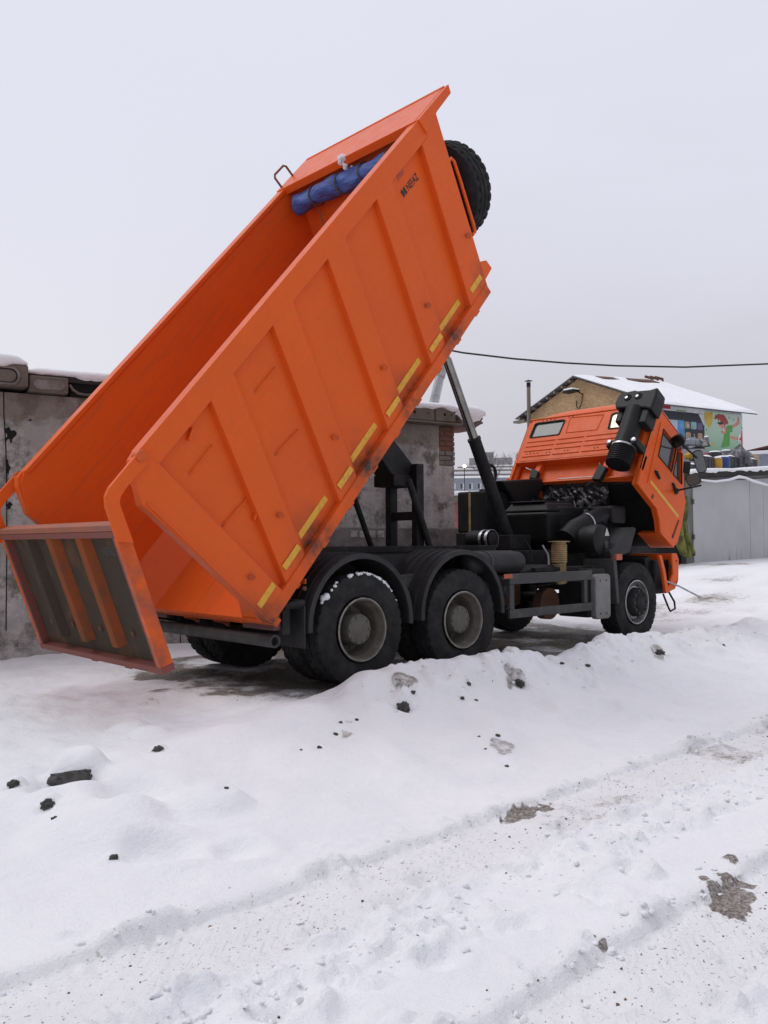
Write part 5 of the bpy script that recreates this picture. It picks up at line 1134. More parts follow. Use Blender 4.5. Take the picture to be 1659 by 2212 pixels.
MB().tube([WL(0.82, 0.06, 3.42), WL(0.86, 0.06, 3.36), WL(0.93, 0.065, 3.315), WL(1.02, 0.065, 3.305), WL(1.12, 0.065, 3.315), WL(1.25, 0.06, 3.31)], 0.018, 6).build('hollow_rim', 'slab', gb, smooth=60)
slab(2.31, 4.6, 3.29, 3.53, 0.12)
edges = [(4.61, 5.55), (5.56, 6.43), (6.45, 6.85)]
for i, (s0, s1) in enumerate(edges):
    sb = slab(s0, s1, 3.31 + 0.006 * i, 3.53 + .004 * i, 0.15 - 0.012 * i)
    for q in (0.45, 0.8) if i == 2 else (0.2, 0.55, 0.85):
        MB().cyl(WL(s0 + (s1 - s0) * q, 0.10, 3.44), WL(s0 + (s1 - s0) * q, 0.153 - 0.012 * i, 3.44), rg.uniform(.012, .03), seg=10).build('core_hole', 'void', sb)
MB().box((4.6, -1, 3.275), (6.95, 0.19, 3.305), WL).build('eaves_board', 'slab', gb, 0.008)
def lumpy(s0, s1, z0, z1, o0, o1, seed):
    bm = bmesh.new(); bmesh.ops.create_icosphere(bm, subdivisions=4, radius=1)
    vs = []
    for v in bm.verts:
        c_ = v.co.copy(); n_ = 1 + 0.09 * math.sin(c_.x * 5 + seed) + 0.07 * math.sin(c_.z * 9 + c_.x * 4 + seed) + 0.05 * math.sin(c_.x * 17 + c_.z * 13)
        c_ = Vector([max(-.78, min(.78, q * n_)) / .78 for q in c_]); vs.append(WL((s0 + s1) / 2 + c_.x * (s1 - s0) / 2, (o0 + o1) / 2 + c_.y * (o1 - o0) / 2, (z0 + z1) / 2 + c_.z * (z1 - z0) / 2))
    fs = [tuple(v.index for v in f.verts) for f in bm.faces]; bm.free()
    return MB().add(vs, fs)
lumpy(6.80, 7.50, 3.30, 3.54, -0.9, 0.10, 2.0).build('broken_slab_end', 'slab', gb, smooth=50)
lumpy(6.9, 7.35, 3.25, 3.36, -0.6, 0.05, 5.0).build('broken_slab_end', 'brick', gb, smooth=50)
snow_cap(lambda s, o, z: WL(s, o + 0.16, z), -7, 0.30, 5, 3.605, 0.12, 0.01, 'roof_snow', gb, 201)
snow_cap(lambda s, o, z: WL(s, o + 0.06, z), 0.28, 4.7, 5, 3.525, 0.095, 0.02, 'roof_snow', gb, 205, droop=0.07)
snow_cap(lambda s, o, z: WL(s, o + 0.13, z), 4.7, 6.9, 5, 3.545, 0.075, 0.015, 'roof_snow', gb, 211, droop=0.05)
snow_cap(lambda s, o, z: WL(s, o + 0.08, z), 6.85, 7.47, 1.0, 3.53, 0.095, 0.025, 'roof_snow', gb, 215, droop=0.11)
snow_cap(lambda s, o, z: WL(s, o - 1.2, z), -6.0, -0.08, 2.0, 3.66, 0.30, 0.0, 'roof_snow', gb, 219)
# cracks and broken holes of the panels
MB().tube([WL(0.045, 0.001, 3.28), WL(0.05, 0.001, 3.0), WL(0.075, 0.001, 2.6), WL(0.09, 0.001, 2.2), WL(0.10, 0.001, 1.2), WL(0.10, 0.001, 0.3)], 0.007, 6).build('panel_joint', 'void', gb)
MB().tube([WL(2.3, 0.001, 3.2), WL(2.31, 0.001, 1.0), WL(2.3, 0.001, 0.0)], 0.007, 6).build('panel_joint', 'void', gb)
for s_, z, w_, h_, sd in ((0.115, 2.74, 0.055, 0.11, 1), (0.10, 2.33, 0.022, 0.07, 2), (0.11, 2.10, 0.02, 0.05, 4), (0.12, 1.85, 0.03, 0.04, 6), (0.36, 2.94, 0.018, 0.012, 3), (5.70, 2.80, 0.013, 0.012, 8), (6.25, 2.95, 0.014, 0.013, 9), (5.0, 1.95, 0.012, 0.012, 10)):
    P_ = [(s_ + w_ * math.cos(t) * (1 + .45 * math.sin(3 * t + sd) + .2 * math.sin(7 * t + sd)), z + h_ * math.sin(t) * (1 + .35 * math.sin(2 * t + sd * 2) + .2 * math.sin(5 * t))) for t in np.linspace(0, 2 * math.pi, 26, endpoint=False)]
    MB().prism(P_, -0.02, 0.003, WL).build('broken_hole', 'void', gb)
# stove pipe and leaning white pipe on that roof
MB().cyl(WL(6.25, -0.6, 3.55), WL(6.26, -0.6, 4.3), 0.045, seg=14).build('roof_post', 'black', None, smooth=40, label='short black post standing on the snowy slab roof', cat='post')
lpipe = MB()
pa, pb = Vector(WL(6.85, -0.6, 3.55)), Vector(WL(7.30, -0.6, 5.20))
pm = pa.lerp(pb, 0.42)
lpipe.cyl(pa, pm, 0.085, 0.080, 20); lpipe.cyl(pm - (pb - pa) * 0.02, pb, 0.095, 0.085, 20)
wp = lpipe.build('leaning_pipe', 'steel', None, smooth=40, label='leaning pale metal pipe on the slab roof behind the lift cylinder', cat='pipe')
MB().lathe([(0, .02), (.02, .06), (.08, .07), (.12, .02)], pb, pb - pa, 14).build('pipe_cap', 'black', wp, smooth=40)
# ------------------------------------------------------------------ grey garage row on the right
gr = empty('grey_garage', (19, 5.8, 0.8), label='grey metal garage with snow on its flat roof at the right edge', cat='garage')
def rz_(x): return 0.075 * (x - 15.3)
def GF(x, o, z): return (x, 3.30 - o, z + rz_(x) * max(0.0, (z - 0.8) / 2.2))
MB().box((15.2, -5.2, 0.4), (32.0, 0.0, 2.95), GF).build('wall', 'garage_wall', gr)
MB().box((15.35, 0.0, 0.72), (18.66, 0.03, 2.86), GF).build('door', 'garage', gr, 0.006)
MB().box((18.68, 0.0, 0.72), (19.55, 0.03, 2.86), GF).build('door', 'garage', gr, 0.006)
MB().box((19.57, 0.0, 0.72), (22.4, 0.028, 2.86), GF).build('door', 'garage', gr, 0.006)
MB().box((14.98, -0.2, 0.5), (15.2, 0.02, 2.95), GF).build('gate_post', 'garage_wall', gr, 0.01)
for z in (0.98, 1.4, 2.3): MB().cyl(GF(15.34, 0.04, z), GF(15.34, 0.04, z + 0.13), 0.03, seg=10).build('door_hinge', 'garage_wall', gr)
MB().cyl(GF(20.0, 0.03, 1.75), GF(20.0, 0.05, 1.75), 0.05, seg=14).build('door_lock', 'black', gr)
MB().box((14.7, -5.4, 2.955), (32.2, 0.22, 3.10), GF).build('roof_edge', 'dark_soffit', gr, 0.01)
def gz(x): return 3.105 + 0.0
snow_cap(lambda s, o, z: (s, 3.06 - o, z + rz_(s)), 14.75, 32.0, 5.2, 3.105, 0.085, 0.02, 'roof_snow', gr, 231, ds=0.06, droop=0.04)
cb_ = [(15.2, 2.90), (16.0, 2.90), (16.8, 2.98), (17.4, 3.09), (17.8, 3.08), (18.2, 3.02), (18.9, 2.96), (19.4, 2.93), (20.2, 2.97), (21.5, 3.0)]
scb = MB().tube([(x, 3.02 - 0.03, z) for x, z in cb_], [0.026, 0.03, 0.032, 0.045, 0.035, 0.045, 0.04, 0.03, 0.03, 0.03], 8).build('snowy_cable', 'snow', None, smooth=70, label='cable coated with snow sagging along the grey garage front', cat='cable')
# sheet hanging beside the garage
def clf(u, v):
    x = 14.28 + 0.50 * u; z = 2.45 - 1.45 * v + 0.05 * math.sin(9 * u)
    return (x + 0.06 * math.sin(7 * v), 3.22 + 0.09 * math.sin(14 * u + 3 * v) + 0.05 * math.sin(29 * u) - 0.14 * v, z)
cl2 = MB().grid(clf, 40, 24).build('hanging_sheet', 'cloth', None, smooth=60, label='yellow-green sheet hanging beside the grey garage post', cat='sheet')
cl2.modifiers.new('solid', 'SOLIDIFY').thickness = 0.012
MB().box((12.9, -0.5, 0.4), (14.95, -0.12, 2.3), GF).build('shed_wall', 'black', None, label='dark low wall behind the yellow-green sheet', cat='wall')
# ------------------------------------------------------------------ goods piled on the garage roof
def on_roof(px, py, y):   # photo pixel of the foot, distance row y
    v = ray(px, py); t = (y - CAM.y) / v.y; return CAM + v * t
def zr(x, y): return ((2600 + x / 3.16) / 1.8228, (1550 + y / 3.16) / 1.8228)
RZ = 3.19
def sitting(px0, px1, top, base, y):
    a = on_roof(*zr(px0, base), y); b2 = on_roof(*zr(px1, base), y); c_ = on_roof(*zr((px0 + px1) / 2, top), y)
    return (a.x + b2.x) / 2, abs(b2.x - a.x), max(0.12, c_.z - a.z), a.z
GRP = 'goods piled on the garage roof'
def crate(px0, px1, top, base, y, lab, mat='crate', n=4):
    x, w_, h_, z0 = sitting(px0, px1, top, base, y); z0 = RZ + rz_(x)
    m_ = MB().box((x - w_ / 2, y - 0.12, z0), (x + w_ / 2, y + 0.14, z0 + h_))
    o = m_.build('battery_crate', mat, None, 0.015, label=lab, cat='crate', group=GRP)
    for i in range(n): MB().box((x - w_ / 2 + w_ * (i + .12) / n, y - 0.132, z0 + h_ * .12), (x - w_ / 2 + w_ * (i + .88) / n, y - 0.121, z0 + h_ * .86)).build('crate_panel', mat, o, 0.008)
    MB().grid(lambda u, v: (x + w_ * (u - .5) * .98, y + .01 + .25 * (v - .5), z0 + h_ + 0.004 + 0.05 * (1 - abs(2 * u - 1) ** 4) * (1 - abs(2 * v - 1) ** 4) * (0.6 + .5 * math.sin(9 * u + x))), 16, 8).build('snow_layer', 'snow', o, smooth=70)
    return o
def drum(px0, px1, top, base, y, mat, lab, kind='canister', z0=None):
    x, w_, h_, zz_ = sitting(px0, px1, top, base, y); z0 = (RZ if z0 is None else z0) + rz_(x); r_ = w_ / 2
    o = MB().lathe([(0, r_ * .9), (.03, r_), (h_ * .45, r_ * 1.0), (h_ * .47, r_ * 1.04), (h_ * .5, r_), (h_ * .93, r_), (h_ * .98, r_ * .9), (h_, r_ * .3)], (x, y, z0), (0, 0, 1), 22).build('barrel' if kind == 'barrel' else kind, mat, None, smooth=40, label=lab, cat=kind, group=GRP)
    MB().lathe([(h_ + .002, r_ * .86), (h_ + .035, r_ * .7), (h_ + .05, r_ * .2)], (x, y, z0), (0, 0, 1), 18).build('snow_layer', 'snow', o, smooth=70)
    return o
def jug(px0, px1, top, base, y, mat, lab, z0=None):
    x, w_, h_, zz_ = sitting(px0, px1, top, base, y); z0 = (RZ if z0 is None else z0) + rz_(x)
    o = MB().box((x - w_ / 2, y - .11, z0), (x + w_ / 2, y + .11, z0 + h_ * .8)).build('jug', mat, None, min(w_, .2) * .2, label=lab, cat='canister', group=GRP)
    MB().lathe([(h_ * .8, w_ * .22), (h_ * .92, w_ * .16), (h_, w_ * .16), (h_, w_ * .02)], (x - w_ * .15, y, z0), (0, 0, 1), 12).build('spout', mat, o, smooth=40)
    MB().tube([(x - w_ * .05, y, z0 + h_ * .8), (x + w_ * .1, y, z0 + h_ * .98), (x + w_ * .35, y, z0 + h_ * .96), (x + w_ * .4, y, z0 + h_ * .78)], 0.02, 6).build('handle', mat, o, smooth=50)
    return o
crate(495, 668, 862, 1000, 3.55, 'dark battery crate nearest the truck cab on the garage roof edge')
crate(822, 985, 850, 975, 3.75, 'dark battery crate right of the blue barrel')
crate(1030, 1165, 870, 965, 3.85, 'low dark battery crates at the far right end of the pile', n=3)
drum(682, 738, 840, 965, 3.42, 'can_yellow', 'yellow canister between the dark crate and the blue barrel')
drum(732, 816, 828, 960, 3.45, 'can_blue', 'blue plastic barrel on the garage roof', 'barrel')
drum(785, 852, 700, 850, 4.3, 'can_grey', 'grey plastic drum standing behind the blue barrel', 'barrel', 3.35)
crate(1000, 1100, 775, 870, 4.6, 'dark crate in the upper row behind the right end crates', n=2)
jug(300, 352, 850, 925, 3.5, 'can_yellow', 'yellow jug in the lower row beside the truck mirror')
jug(335, 415, 735, 815, 4.2, 'can_yellow', 'yellow jug in the upper row above the truck mirror', 3.50)
jug(395, 440, 750, 830, 4.25, 'can_teal', 'dark green jug beside the upper yellow jug', 3.46)
jug(548, 590, 750, 850, 4.1, 'can_orange', 'orange-red jug behind the crate nearest the cab', 3.42)
jug(590, 640, 770, 860, 4.1, 'crate', 'dark jug right of the orange-red jug', 3.40)
jug(345, 400, 620, 720, 5.0, 'jug_clear', 'bluish clear jug at the top of the pile, left one', 3.95)
jug(400, 450, 625, 725, 5.0, 'jug_clear', 'bluish clear jug at the top of the pile, right one', 3.95)
drum(560, 590, 610, 710, 5.0, 'can_grey', 'thin grey tube standing upright at the top of the pile', 'tube', 3.95)
drum(640, 720, 745, 850, 4.1, 'crate', 'dark tyre-like roll between the dark jug and the grey drum', 'roll', 3.42)
crate(300, 470, 935, 985, 3.5, 'dark crate under the yellow jugs beside the mirror', n=3)
# heap of dark scrap the upper rows stand on
hp = MB()
hp.add([(x, y, z + rz_(x)) for x, y, z in ((14.9, 3.9, 3.19), (21.2, 4.0, 3.19), (22.3, 6.2, 3.19), (15.4, 6.2, 3.19), (15.4, 4.3, 3.42), (20.6, 4.5, 3.38), (22.0, 6.2, 3.95), (15.8, 6.2, 3.95))],
       [(0, 1, 5, 4), (1, 2, 6, 5), (2, 3, 7, 6), (3, 0, 4, 7), (4, 5, 6, 7), (3, 2, 1, 0)])
hp.build('scrap_heap', 'sack', None, 0.05, label='heap of dark wrapped scrap under the jugs on the garage roof', cat='heap', group=GRP)
def sack(px0, px1, top, base, y, lab, seed, z0):
    x, w_, h_, zz_ = sitting(px0, px1, top, base, y); z0 += rz_(x)
    def f(u, v):
        a = 2 * math.pi * u; t = v; r_ = (1 - t ** 2.2) ** .6 * (1 + .22 * math.sin(5 * a + seed) + .13 * math.sin(11 * a + 6 * t + seed)) if t < 1 else 0
        return (x + w_ * .55 * r_ * math.cos(a) + .12 * h_ * math.sin(4 * t + seed), y + .28 * r_ * math.sin(a), z0 + h_ * t * (1 + .08 * math.sin(3 * a + seed)))
    return MB().grid(f, 40, 14).build('plastic_sheet', 'sack', None, smooth=35, label=lab, cat='sheet', group=GRP)
sack(860, 985, 690, 900, 4.0, 'crumpled grey plastic sheet draped over the crates right of the barrel', 1.0, 3.19)
sack(960, 1030, 700, 975, 3.7, 'crumpled plastic strip hanging down between the two right crates', 2.6, 3.19)
sack(1000, 1090, 735, 870, 4.8, 'snowy dark bundle at the right end of the pile', 4.0, 3.4)
sack(470, 520, 625, 720, 5.0, 'shiny bottle-like bundle at the top of the pile', 5.5, 3.9)
sack(700, 800, 720, 860, 4.4, 'dark bundle behind the blue barrel', 6.5, 3.35)
# ------------------------------------------------------------------ two storey house with printed banners
ho = empty('gabled_house', tuple(HL.lerp(HC, 0.5) + Vector((2, 0, 0.8))), label='house with chipboard gable, snowy roof and printed banners behind the garage', cat='house')
MB().prism([(0.02, 0.5), (GW, 0.5), (GW, 6.28), (3.20, 7.90), (0.02, 6.80)], -4.5, 0.0, HG).build('wall', 'white_wall', ho)
MB().prism([(0.0, 5.9), (GW + .02, 5.9), (GW + .02, 6.29), (3.16, 7.93), (0.0, 6.82)], 0.001, 0.02, HG).build('gable_board', 'osb', ho)
MB().box((0.0, 0.001, 0.6), (GW + .02, 0.02, 5.898), HG).build('lower_board', 'garage_wall', ho)
eL, rA, eR = (-0.55, 6.74), (3.16, 8.0), (7.82, 6.19)
def lift_(a, o): return 0.045 * max(0, -o) * max(0.0, 1 - abs(a - 3.16) / 4.66)     # the ridge rises a little towards the far end
def HR(a, o, z): return HG(a, o, z + lift_(a, o))
def rslab(p, q, th, o0, o1, mat, name): return MB().prism([p, q, (q[0], q[1] + th), (p[0], p[1] + th)], o0, o1, HR).build(name, mat, ho, 0.01)
rslab(eL, rA, 0.05, -4.85, 0.28, 'tin', 'roof_sheet'); rslab(rA, eR, 0.05, -4.85, 0.28, 'tin', 'roof_sheet')
for i in range(8):
    t = (i + .5) / 8; x = eL[0] + (rA[0] - eL[0]) * t; z = eL[1] + (rA[1] - eL[1]) * t
    MB().box((x - .05, -4.4, z - 0.11), (x + .05, 0.26, z - 0.01), HG).build('rafter_end', 'wood', ho)
def rsnow(u, v):
    a = rA[0] - 0.02 + (eR[0] + 0.08 - rA[0]) * u; o = 0.24 - 5.1 * v
    z = rA[1] + (eR[1] - rA[1]) * ((a - rA[0]) / (eR[0] - rA[0])) + 0.055
    e_ = min(1, u / .06, (1 - u) / .015, v / .02, (1 - v) / .02) ** .5 if 0 < u < 1 and 0 < v < 1 else 0
    return HR(a, o, z + e_ * (0.07 + 0.03 * math.sin(3 * u + 4 * v) + 0.02 * math.sin(17 * v + 6 * u)))
MB().grid(rsnow, 60, 60).build('roof_snow', 'snow', ho, smooth=60)
def rsnow2(u, v):
    a = rA[0] + 0.02 + (eL[0] - rA[0]) * u; o = 0.20 - 4.9 * v
    z = rA[1] + (eL[1] - rA[1]) * u + 0.055
    e_ = min(1, u / .1, (1 - u) / .02, v / .02, (1 - v) / .02) ** .5 if 0 < u < 1 and 0 < v < 1 else 0
    return HR(a, o, z + e_ * 0.045)
MB().grid(rsnow2, 24, 24).build('roof_snow', 'snow', ho, smooth=60)
for o in (-4.1, -4.4, -4.7):
    MB().tube([HR(3.3, o, 7.92), HR(3.3, o, 8.12), HR(3.05, o + .2, 8.24)], 0.06, 8).build('roof_vent', 'rust', ho)
MB().prism([(3.5, 7.97), (3.95, 7.80), (3.95, 7.86), (3.5, 8.03)], -3.8, -0.6, HR).build('bare_roof_strip', 'rust', ho)
MB().box((-0.8, -0.15, 6.60), (-0.05, 0.20, 6.70), HG).build('eaves_bracket', 'wood', ho, 0.01)
# stove pipe in front of the gable
spipe = MB().cyl(HG(0.48, 0.35, 0.9), HG(0.48, 0.35, 8.0), 0.085, seg=14).build('stove_pipe', 'wood', ho, smooth=40)
MB().cyl(HG(0.48, 0.35, 8.0), HG(0.48, 0.35, 8.2), 0.09, seg=14).build('pipe_top', 'black', spipe)
MB().lathe([(0, .18), (.06, .02)], HG(0.48, 0.35, 8.26), (0, 0, 1), 12).build('pipe_cap', 'black', spipe)
# flood light on the gable
fl_ = MB().prism([(2.86, 7.34), (3.50, 7.36), (3.48, 7.42), (2.92, 7.44)], 0.18, 0.60, HG).build('flood_light', 'black', ho, 0.02)
MB().tube([HG(3.42, 0.30, 7.37), HG(3.48, 0.12, 7.28), HG(3.48, 0.03, 7.25)], 0.025, 8).build('light_bracket', 'black', fl_)
MB().tube([HG(3.46, 0.05, 7.25), HG(3.42, 0.05, 6.95), HG(3.26, 0.05, 6.70), HG(3.10, 0.05, 6.80), HG(3.10, 0.05, 7.05)], 0.014, 6).build('light_cable', 'black', fl_, smooth=60)
MB().prism([(2.88, 7.445), (3.47, 7.43), (3.4, 7.50), (2.95, 7.505)], 0.18, 0.58, HG).build('snow_layer', 'snow', fl_, 0.015)
# printed banners on the long side
bn = MB().box((0.0, 0.003, 4.55), (2.335, 0.020, 6.10), HS).build('dark_banner', 'navy', ho)
MB().box((0.25, 0.003, 6.105), (2.335, 0.018, 6.28), HS).build('banner_strip', 'pwhite', ho)
MB().box((0.85, 0.0185, 6.12), (1.35, 0.021, 6.16), HS).build('strip_print', 'pshirt', ho)
MB().box((0.0, 0.004, 6.16), (0.55, 0.022, 6.30), HS).build('banner_strip', 'pred', ho)
MB().box((0.35, 0.0205, 5.20), (0.90, 0.0225, 5.78), HS).build('print_panel', 'ppale', bn)
MB().box((0.905, 0.0205, 5.20), (1.27, 0.0225, 5.79), HS).build('print_panel', 'pblue', bn)
MB().box((0.35, 0.0232, 5.0), (1.27, 0.0245, 5.42), HS).build('print_panel', 'pblue', bn)
for (a, b2, c_, d_, mat) in ((1.30, 1.56, 5.50, 5.76, 'ptan'), (1.61, 1.91, 5.50, 5.77, 'pteal'), (1.96, 2.24, 5.49, 5.75, 'ppurple'), (1.32, 1.60, 5.13, 5.37, 'ptan'), (1.65, 1.90, 5.13, 5.38, 'navy'), (1.97, 2.23, 5.12, 5.37, 'ptan')):
    r_ = 0.05
    P_ = arc((b2 - r_, d_ - r_), r_, 0, 90, 4) + arc((a + r_, d_ - r_), r_, 90, 180, 4) + arc((a + r_, c_ + r_), r_, 180, 270, 4) + arc((b2 - r_, c_ + r_), r_, 270, 360, 4)
    MB().prism(P_, 0.0205, 0.0225, HS).build('print_tile', mat, bn)
for (s_, z, h_, mat) in ((1.70, 5.54, .10, 'ptan'), (1.80, 5.54, .10, 'pskin'), (1.76, 5.16, .17, 'ptan'), (2.10, 5.2, .12, 'pskin'), (1.43, 5.55, .12, 'pwhite')): MB().box((s_, 0.0227, z), (s_ + .05, 0.024, z + h_), HS).build('tile_figure', mat, bn)
MB().prism([(2.03, 6.09), (2.33, 6.09), (2.33, 5.65)], 0.0205, 0.0225, HS).build('print_corner', 'pwhite', bn)
gn_ = MB().box((2.345, 0.003, 4.50), (4.50, 0.020, 6.22), HS).build('green_banner', 'pgreen', ho)
def blob(pts, name, mat, o=0.0215): return MB().prism(pts, o - .001, o + .0015, HS).build(name, mat, gn_)
blob([(2.36 + .0, 6.18), (2.80, 6.2), (2.82, 6.0), (2.75, 5.78), (2.64, 5.62), (2.56, 5.60), (2.45, 5.75), (2.36, 5.95)], 'print_balloon', 'pyellow')
blob([(2.88, 5.98), (2.95, 6.08), (2.92, 6.13), (3.05, 6.10), (3.10, 6.17), (3.25, 6.15), (3.42, 6.16), (3.55, 6.05), (3.66, 5.92), (3.68, 5.78), (3.55, 5.82), (3.48, 5.70), (3.40, 5.86), (3.25, 5.86), (3.20, 5.98), (3.12, 5.88), (3.06, 6.0), (2.97, 5.94)], 'print_hair', 'phair', 0.0245)
blob([(3.20, 5.90), (3.48, 5.88), (3.52, 5.70), (3.56, 5.56), (3.50, 5.44), (3.38, 5.42), (3.30, 5.40), (3.27, 5.52), (3.35, 5.60), (3.20, 5.68), (3.12, 5.72), (3.18, 5.80)], 'print_face', 'pskin', 0.0225)
blob([(3.04, 5.84), (3.40, 5.87), (3.40, 5.80), (3.24, 5.76), (3.12, 5.77)], 'print_glasses', 'navy', 0.0265)
blob([(3.34, 5.62), (3.42, 5.66), (3.46, 5.52), (3.36, 5.52)], 'print_smile', 'pwhite', 0.0265)
blob([(3.50, 5.62), (3.60, 5.74), (3.90, 5.80), (3.92, 5.52), (3.76, 5.50), (3.74, 5.0), (3.60, 4.92), (3.30, 4.88), (3.24, 4.92), (3.38, 5.20), (3.44, 5.48)], 'print_shirt', 'pshirt')
blob([(3.90, 5.78), (4.18, 5.92), (4.22, 6.12), (4.30, 6.14), (4.36, 5.88), (4.24, 5.80), (3.92, 5.66)], 'print_arm', 'pskin')
blob([(3.76, 5.38), (4.0, 5.34), (4.22, 5.34), (4.26, 5.22), (4.0, 5.24), (3.76, 5.28)], 'print_arm', 'pskin')
blob([(4.22, 5.20), (4.24, 5.36), (4.36, 5.50), (4.38, 5.66), (4.48, 5.66), (4.49, 4.6), (4.40, 4.6), (4.38, 5.16)], 'print_numeral_edge', 'pwhite', 0.0225)
blob([(4.28, 5.24), (4.40, 5.38), (4.42, 5.60), (4.47, 5.60), (4.48, 4.6), (4.42, 4.6), (4.40, 5.22)], 'print_numeral', 'pred', 0.0265)
for s_, z in ((3.70, 6.08), (3.96, 6.02), (4.42, 5.72), (2.42, 5.55)): blob([(s_, z), (s_ + .05, z + .03), (s_ + .06, z - .06), (s_ + .02, z - .08)], 'print_confetti', 'pshirt')
blob([(2.80 + .06 * math.cos(t), 5.0 + .06 * math.sin(t)) for t in np.linspace(0, 6.28, 12, endpoint=False)], 'print_dot', 'pyellow')
# ------------------------------------------------------------------ far sheds and town
sh = empty('far_shed', (40.5, 11, 2), label='small peach and grey shed with dark red roof edge at the right', cat='shed')
def FS(s, o, z): 
    e2 = Vector((0.37, -0.34, 0)).normalized(); n2 = Vector((e2.y, -e2.x, 0)); return tuple(Vector((39.07, 12.42, 0)) + e2 * s + n2 * o + Vector((0, 0, z)))
MB().box((0.2, -5, 1), (0.72, 0, 5.9), FS).build('peach_wall', 'peach', sh); MB().box((0.73, -5, 1), (6, -0.01, 5.92), FS).build('grey_wall', 'bluewall', sh)
MB().prism([(-0.1, 5.86), (6, 6.02), (6, 6.26), (0.0, 6.02)], -5.3, 0.25, FS).build('roof_snow', 'snow', sh, 0.03)
MB().prism([(-0.05, 6.06), (3.0, 6.75), (3.0, 6.5), (0.4, 6.1)], -5.2, -0.2, FS).build('roof_edge', 'redroof', sh)
def far_at(rx, ry, t): return Vector((CAM.x + rx * t, CAM.y + ry * t, 0))
def block(name, label, cat, rx, ry, t, wdt, dep, ztop, mat, snow=0.25, yaw=None, wins=None, cornice=None):
    p = far_at(rx, ry, t); f = Vector((rx, ry, 0)).normalized() if yaw is None else Vector((math.cos(yaw), math.sin(yaw), 0)); s = Vector((f.y, -f.x, 0))
    fn = lambda a, o, z: tuple(p + s * a - f * o + Vector((0, 0, z)))
    root = empty(name, tuple(p + f * dep / 2 + Vector((0, 0, 0.5))), label=label, cat=cat)
    MB().box((-wdt / 2, -dep, 0), (wdt / 2, 0, ztop), fn).build('wall', mat, root)
    if snow: MB().box((-wdt / 2 - .2, -dep - .2, ztop + .005), (wdt / 2 + .2, .25, ztop + snow), fn).build('roof_snow', 'snow', root, min(.1, snow / 3))
    if cornice: MB().box((-wdt / 2 - .1, -.5, ztop - cornice), (wdt / 2 + .1, .12, ztop), fn).build('cornice', 'wood', root)
    if wins:
        z0, z1, w_, gap, rows, dz = wins
        a = -wdt / 2 + gap
        while a + w_ < wdt / 2:
            for r_ in range(rows):
                zz_ = z0 - r_ * dz
                f2 = MB().box((a - .08, 0, zz_ - .08), (a + w_ + .08, .05, zz_ + z1 + .08), fn).build('window', 'white_wall', root)
                MB().box((a, .051, zz_), (a + w_ * .62, .07, zz_ + z1), fn).build('pane', 'darkwin', f2)
            a += w_ + gap
    return root, fn
block('salmon_garage', 'salmon walled low garage with snowy roof right of the concrete building', 'garage', 0.755, 0.660, 30, 8, 6, 2.98, 'salmon', 0.16, None, None, 0.22)
block('blue_building', 'pale blue building with a row of windows and snow on top', 'building', 0.757, 0.657, 200, 44, 12, 16.2, 'bluewall', 0.5, None, (13.7, 1.25, 0.85, 1.15, 2, 3.2))
block('beige_building', 'beige flat roofed building behind the pale blue one', 'building', 0.748, 0.664, 235, 30, 12, 21.0, 'beige', 0.5)
block('beige_annex', 'lower beige roof block in front of the beige building', 'building', 0.766, 0.646, 222, 22, 6, 18.8, 'beige', 0.7)
block('apartment_block', 'tall grey apartment block in the distance left of the cab', 'apartment block', 0.7705, 0.6405, 300, 15, 14, 30.6, 'greyblock', 0.0, None, (26.5, 1.4, 1.4, 1.7, 3, 3.0))
block('stair_house', 'small stair house on top of the distant apartment block', 'stair house', 0.7665, 0.6455, 306, 6, 4, 33.2, 'greyblock', 0.0)
block('brown_building', 'brownish building wing between beige block and apartment block', 'building', 0.7720, 0.6390, 270, 22, 8, 25.0, 'beige', 0.4)
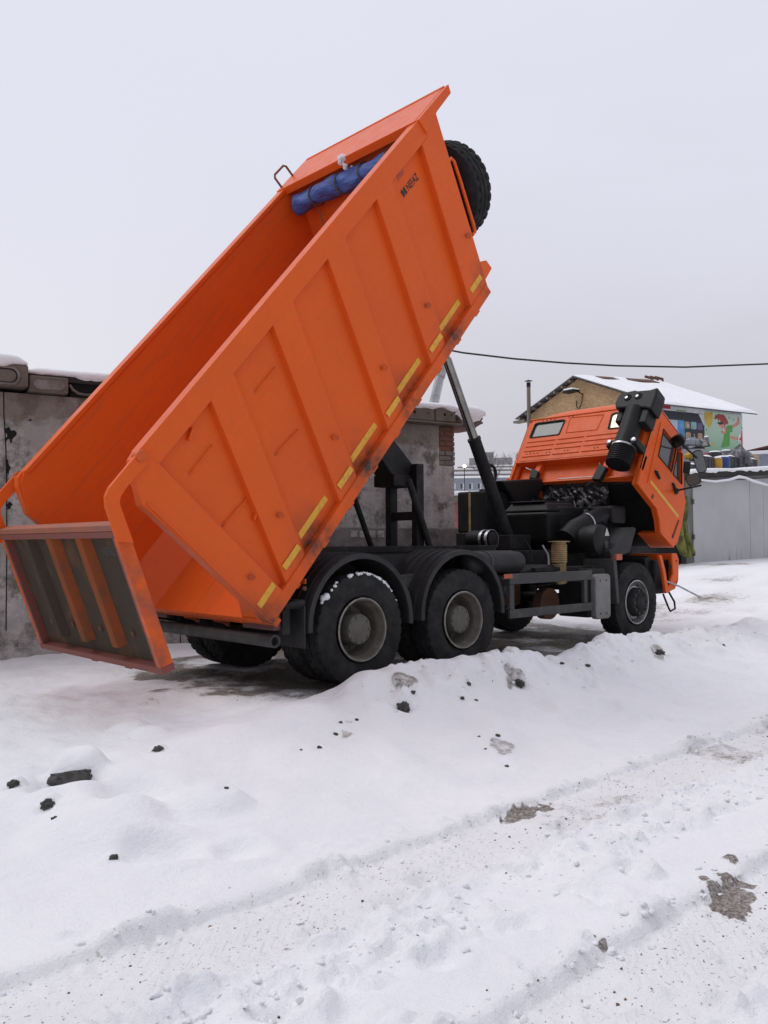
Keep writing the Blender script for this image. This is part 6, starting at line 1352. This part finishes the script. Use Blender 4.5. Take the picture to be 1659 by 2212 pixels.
# lit street lamp far off
lp_ = far_at(0.7515, 0.6645, 118)
ls = MB().cyl((lp_.x, lp_.y, 0), (lp_.x, lp_.y, 11.75), 0.05, seg=8).build('street_lamp', 'black', None, label='lit street lamp far away above the beige roofs', cat='street lamp')
MB().lathe([(0, .05), (.06, .20), (.2, .26), (.35, .15), (.4, .03)], (lp_.x, lp_.y, 11.6), (0, 0, 1), 16).build('lamp_head', 'lamp', ls, smooth=60)
# bare tree by the apartment block
tp = far_at(0.779, 0.632, 150); bt = MB(); rg = random.Random(8)
def branch(m_, p, d, l, r_, depth):
    q = p + d * l; m_.tube([p, p.lerp(q, .5) + Vector((rg.uniform(-.05, .05), rg.uniform(-.05, .05), 0)) * l, q], [r_, r_ * .85, r_ * .7], 5)
    if depth == 0: return
    for _ in range(3):
        d2 = (d + Vector((rg.uniform(-.8, .8), rg.uniform(-.8, .8), rg.uniform(-.1, .5)))).normalized(); branch(m_, q, d2, l * rg.uniform(.6, .8), r_ * .62, depth - 1)
tm = MB().cyl((tp.x, tp.y, 1.5), (tp.x, tp.y, 8), 0.3, 0.22, 10); 
tree = tm.build('bare_tree', 'branch', None, label='bare winter tree in front of the distant apartment block', cat='tree')
cm = MB()
for _ in range(5): branch(cm, Vector((tp.x, tp.y, 7.8)), Vector((rg.uniform(-.6, .6), rg.uniform(-.6, .6), 1)).normalized(), 3.4, 0.14, 4)
cm.build('crown', 'branch', tree)
# overhead cable
cpts = [(1000, 762, 22), (1110, 775, 22.4), (1220, 784, 22.8), (1330, 790, 23.2), (1480, 793, 23.8), (1659, 786, 24.5), (2100, 745, 26), (2600, 670, 28)]
pts = [CAM + ray(a, b2) * t for a, b2, t in cpts]
pts = [pts[0] + (pts[0] - pts[1]) * 2.2 + Vector((0, 0, 0.45)), pts[0] + (pts[0] - pts[1]) * 1.0 + Vector((0, 0, 0.10))] + pts
MB().tube(pts, 0.024, 8).build('overhead_cable', 'cable', None, smooth=70, label='black overhead cable sagging across the sky above the cab', cat='cable')
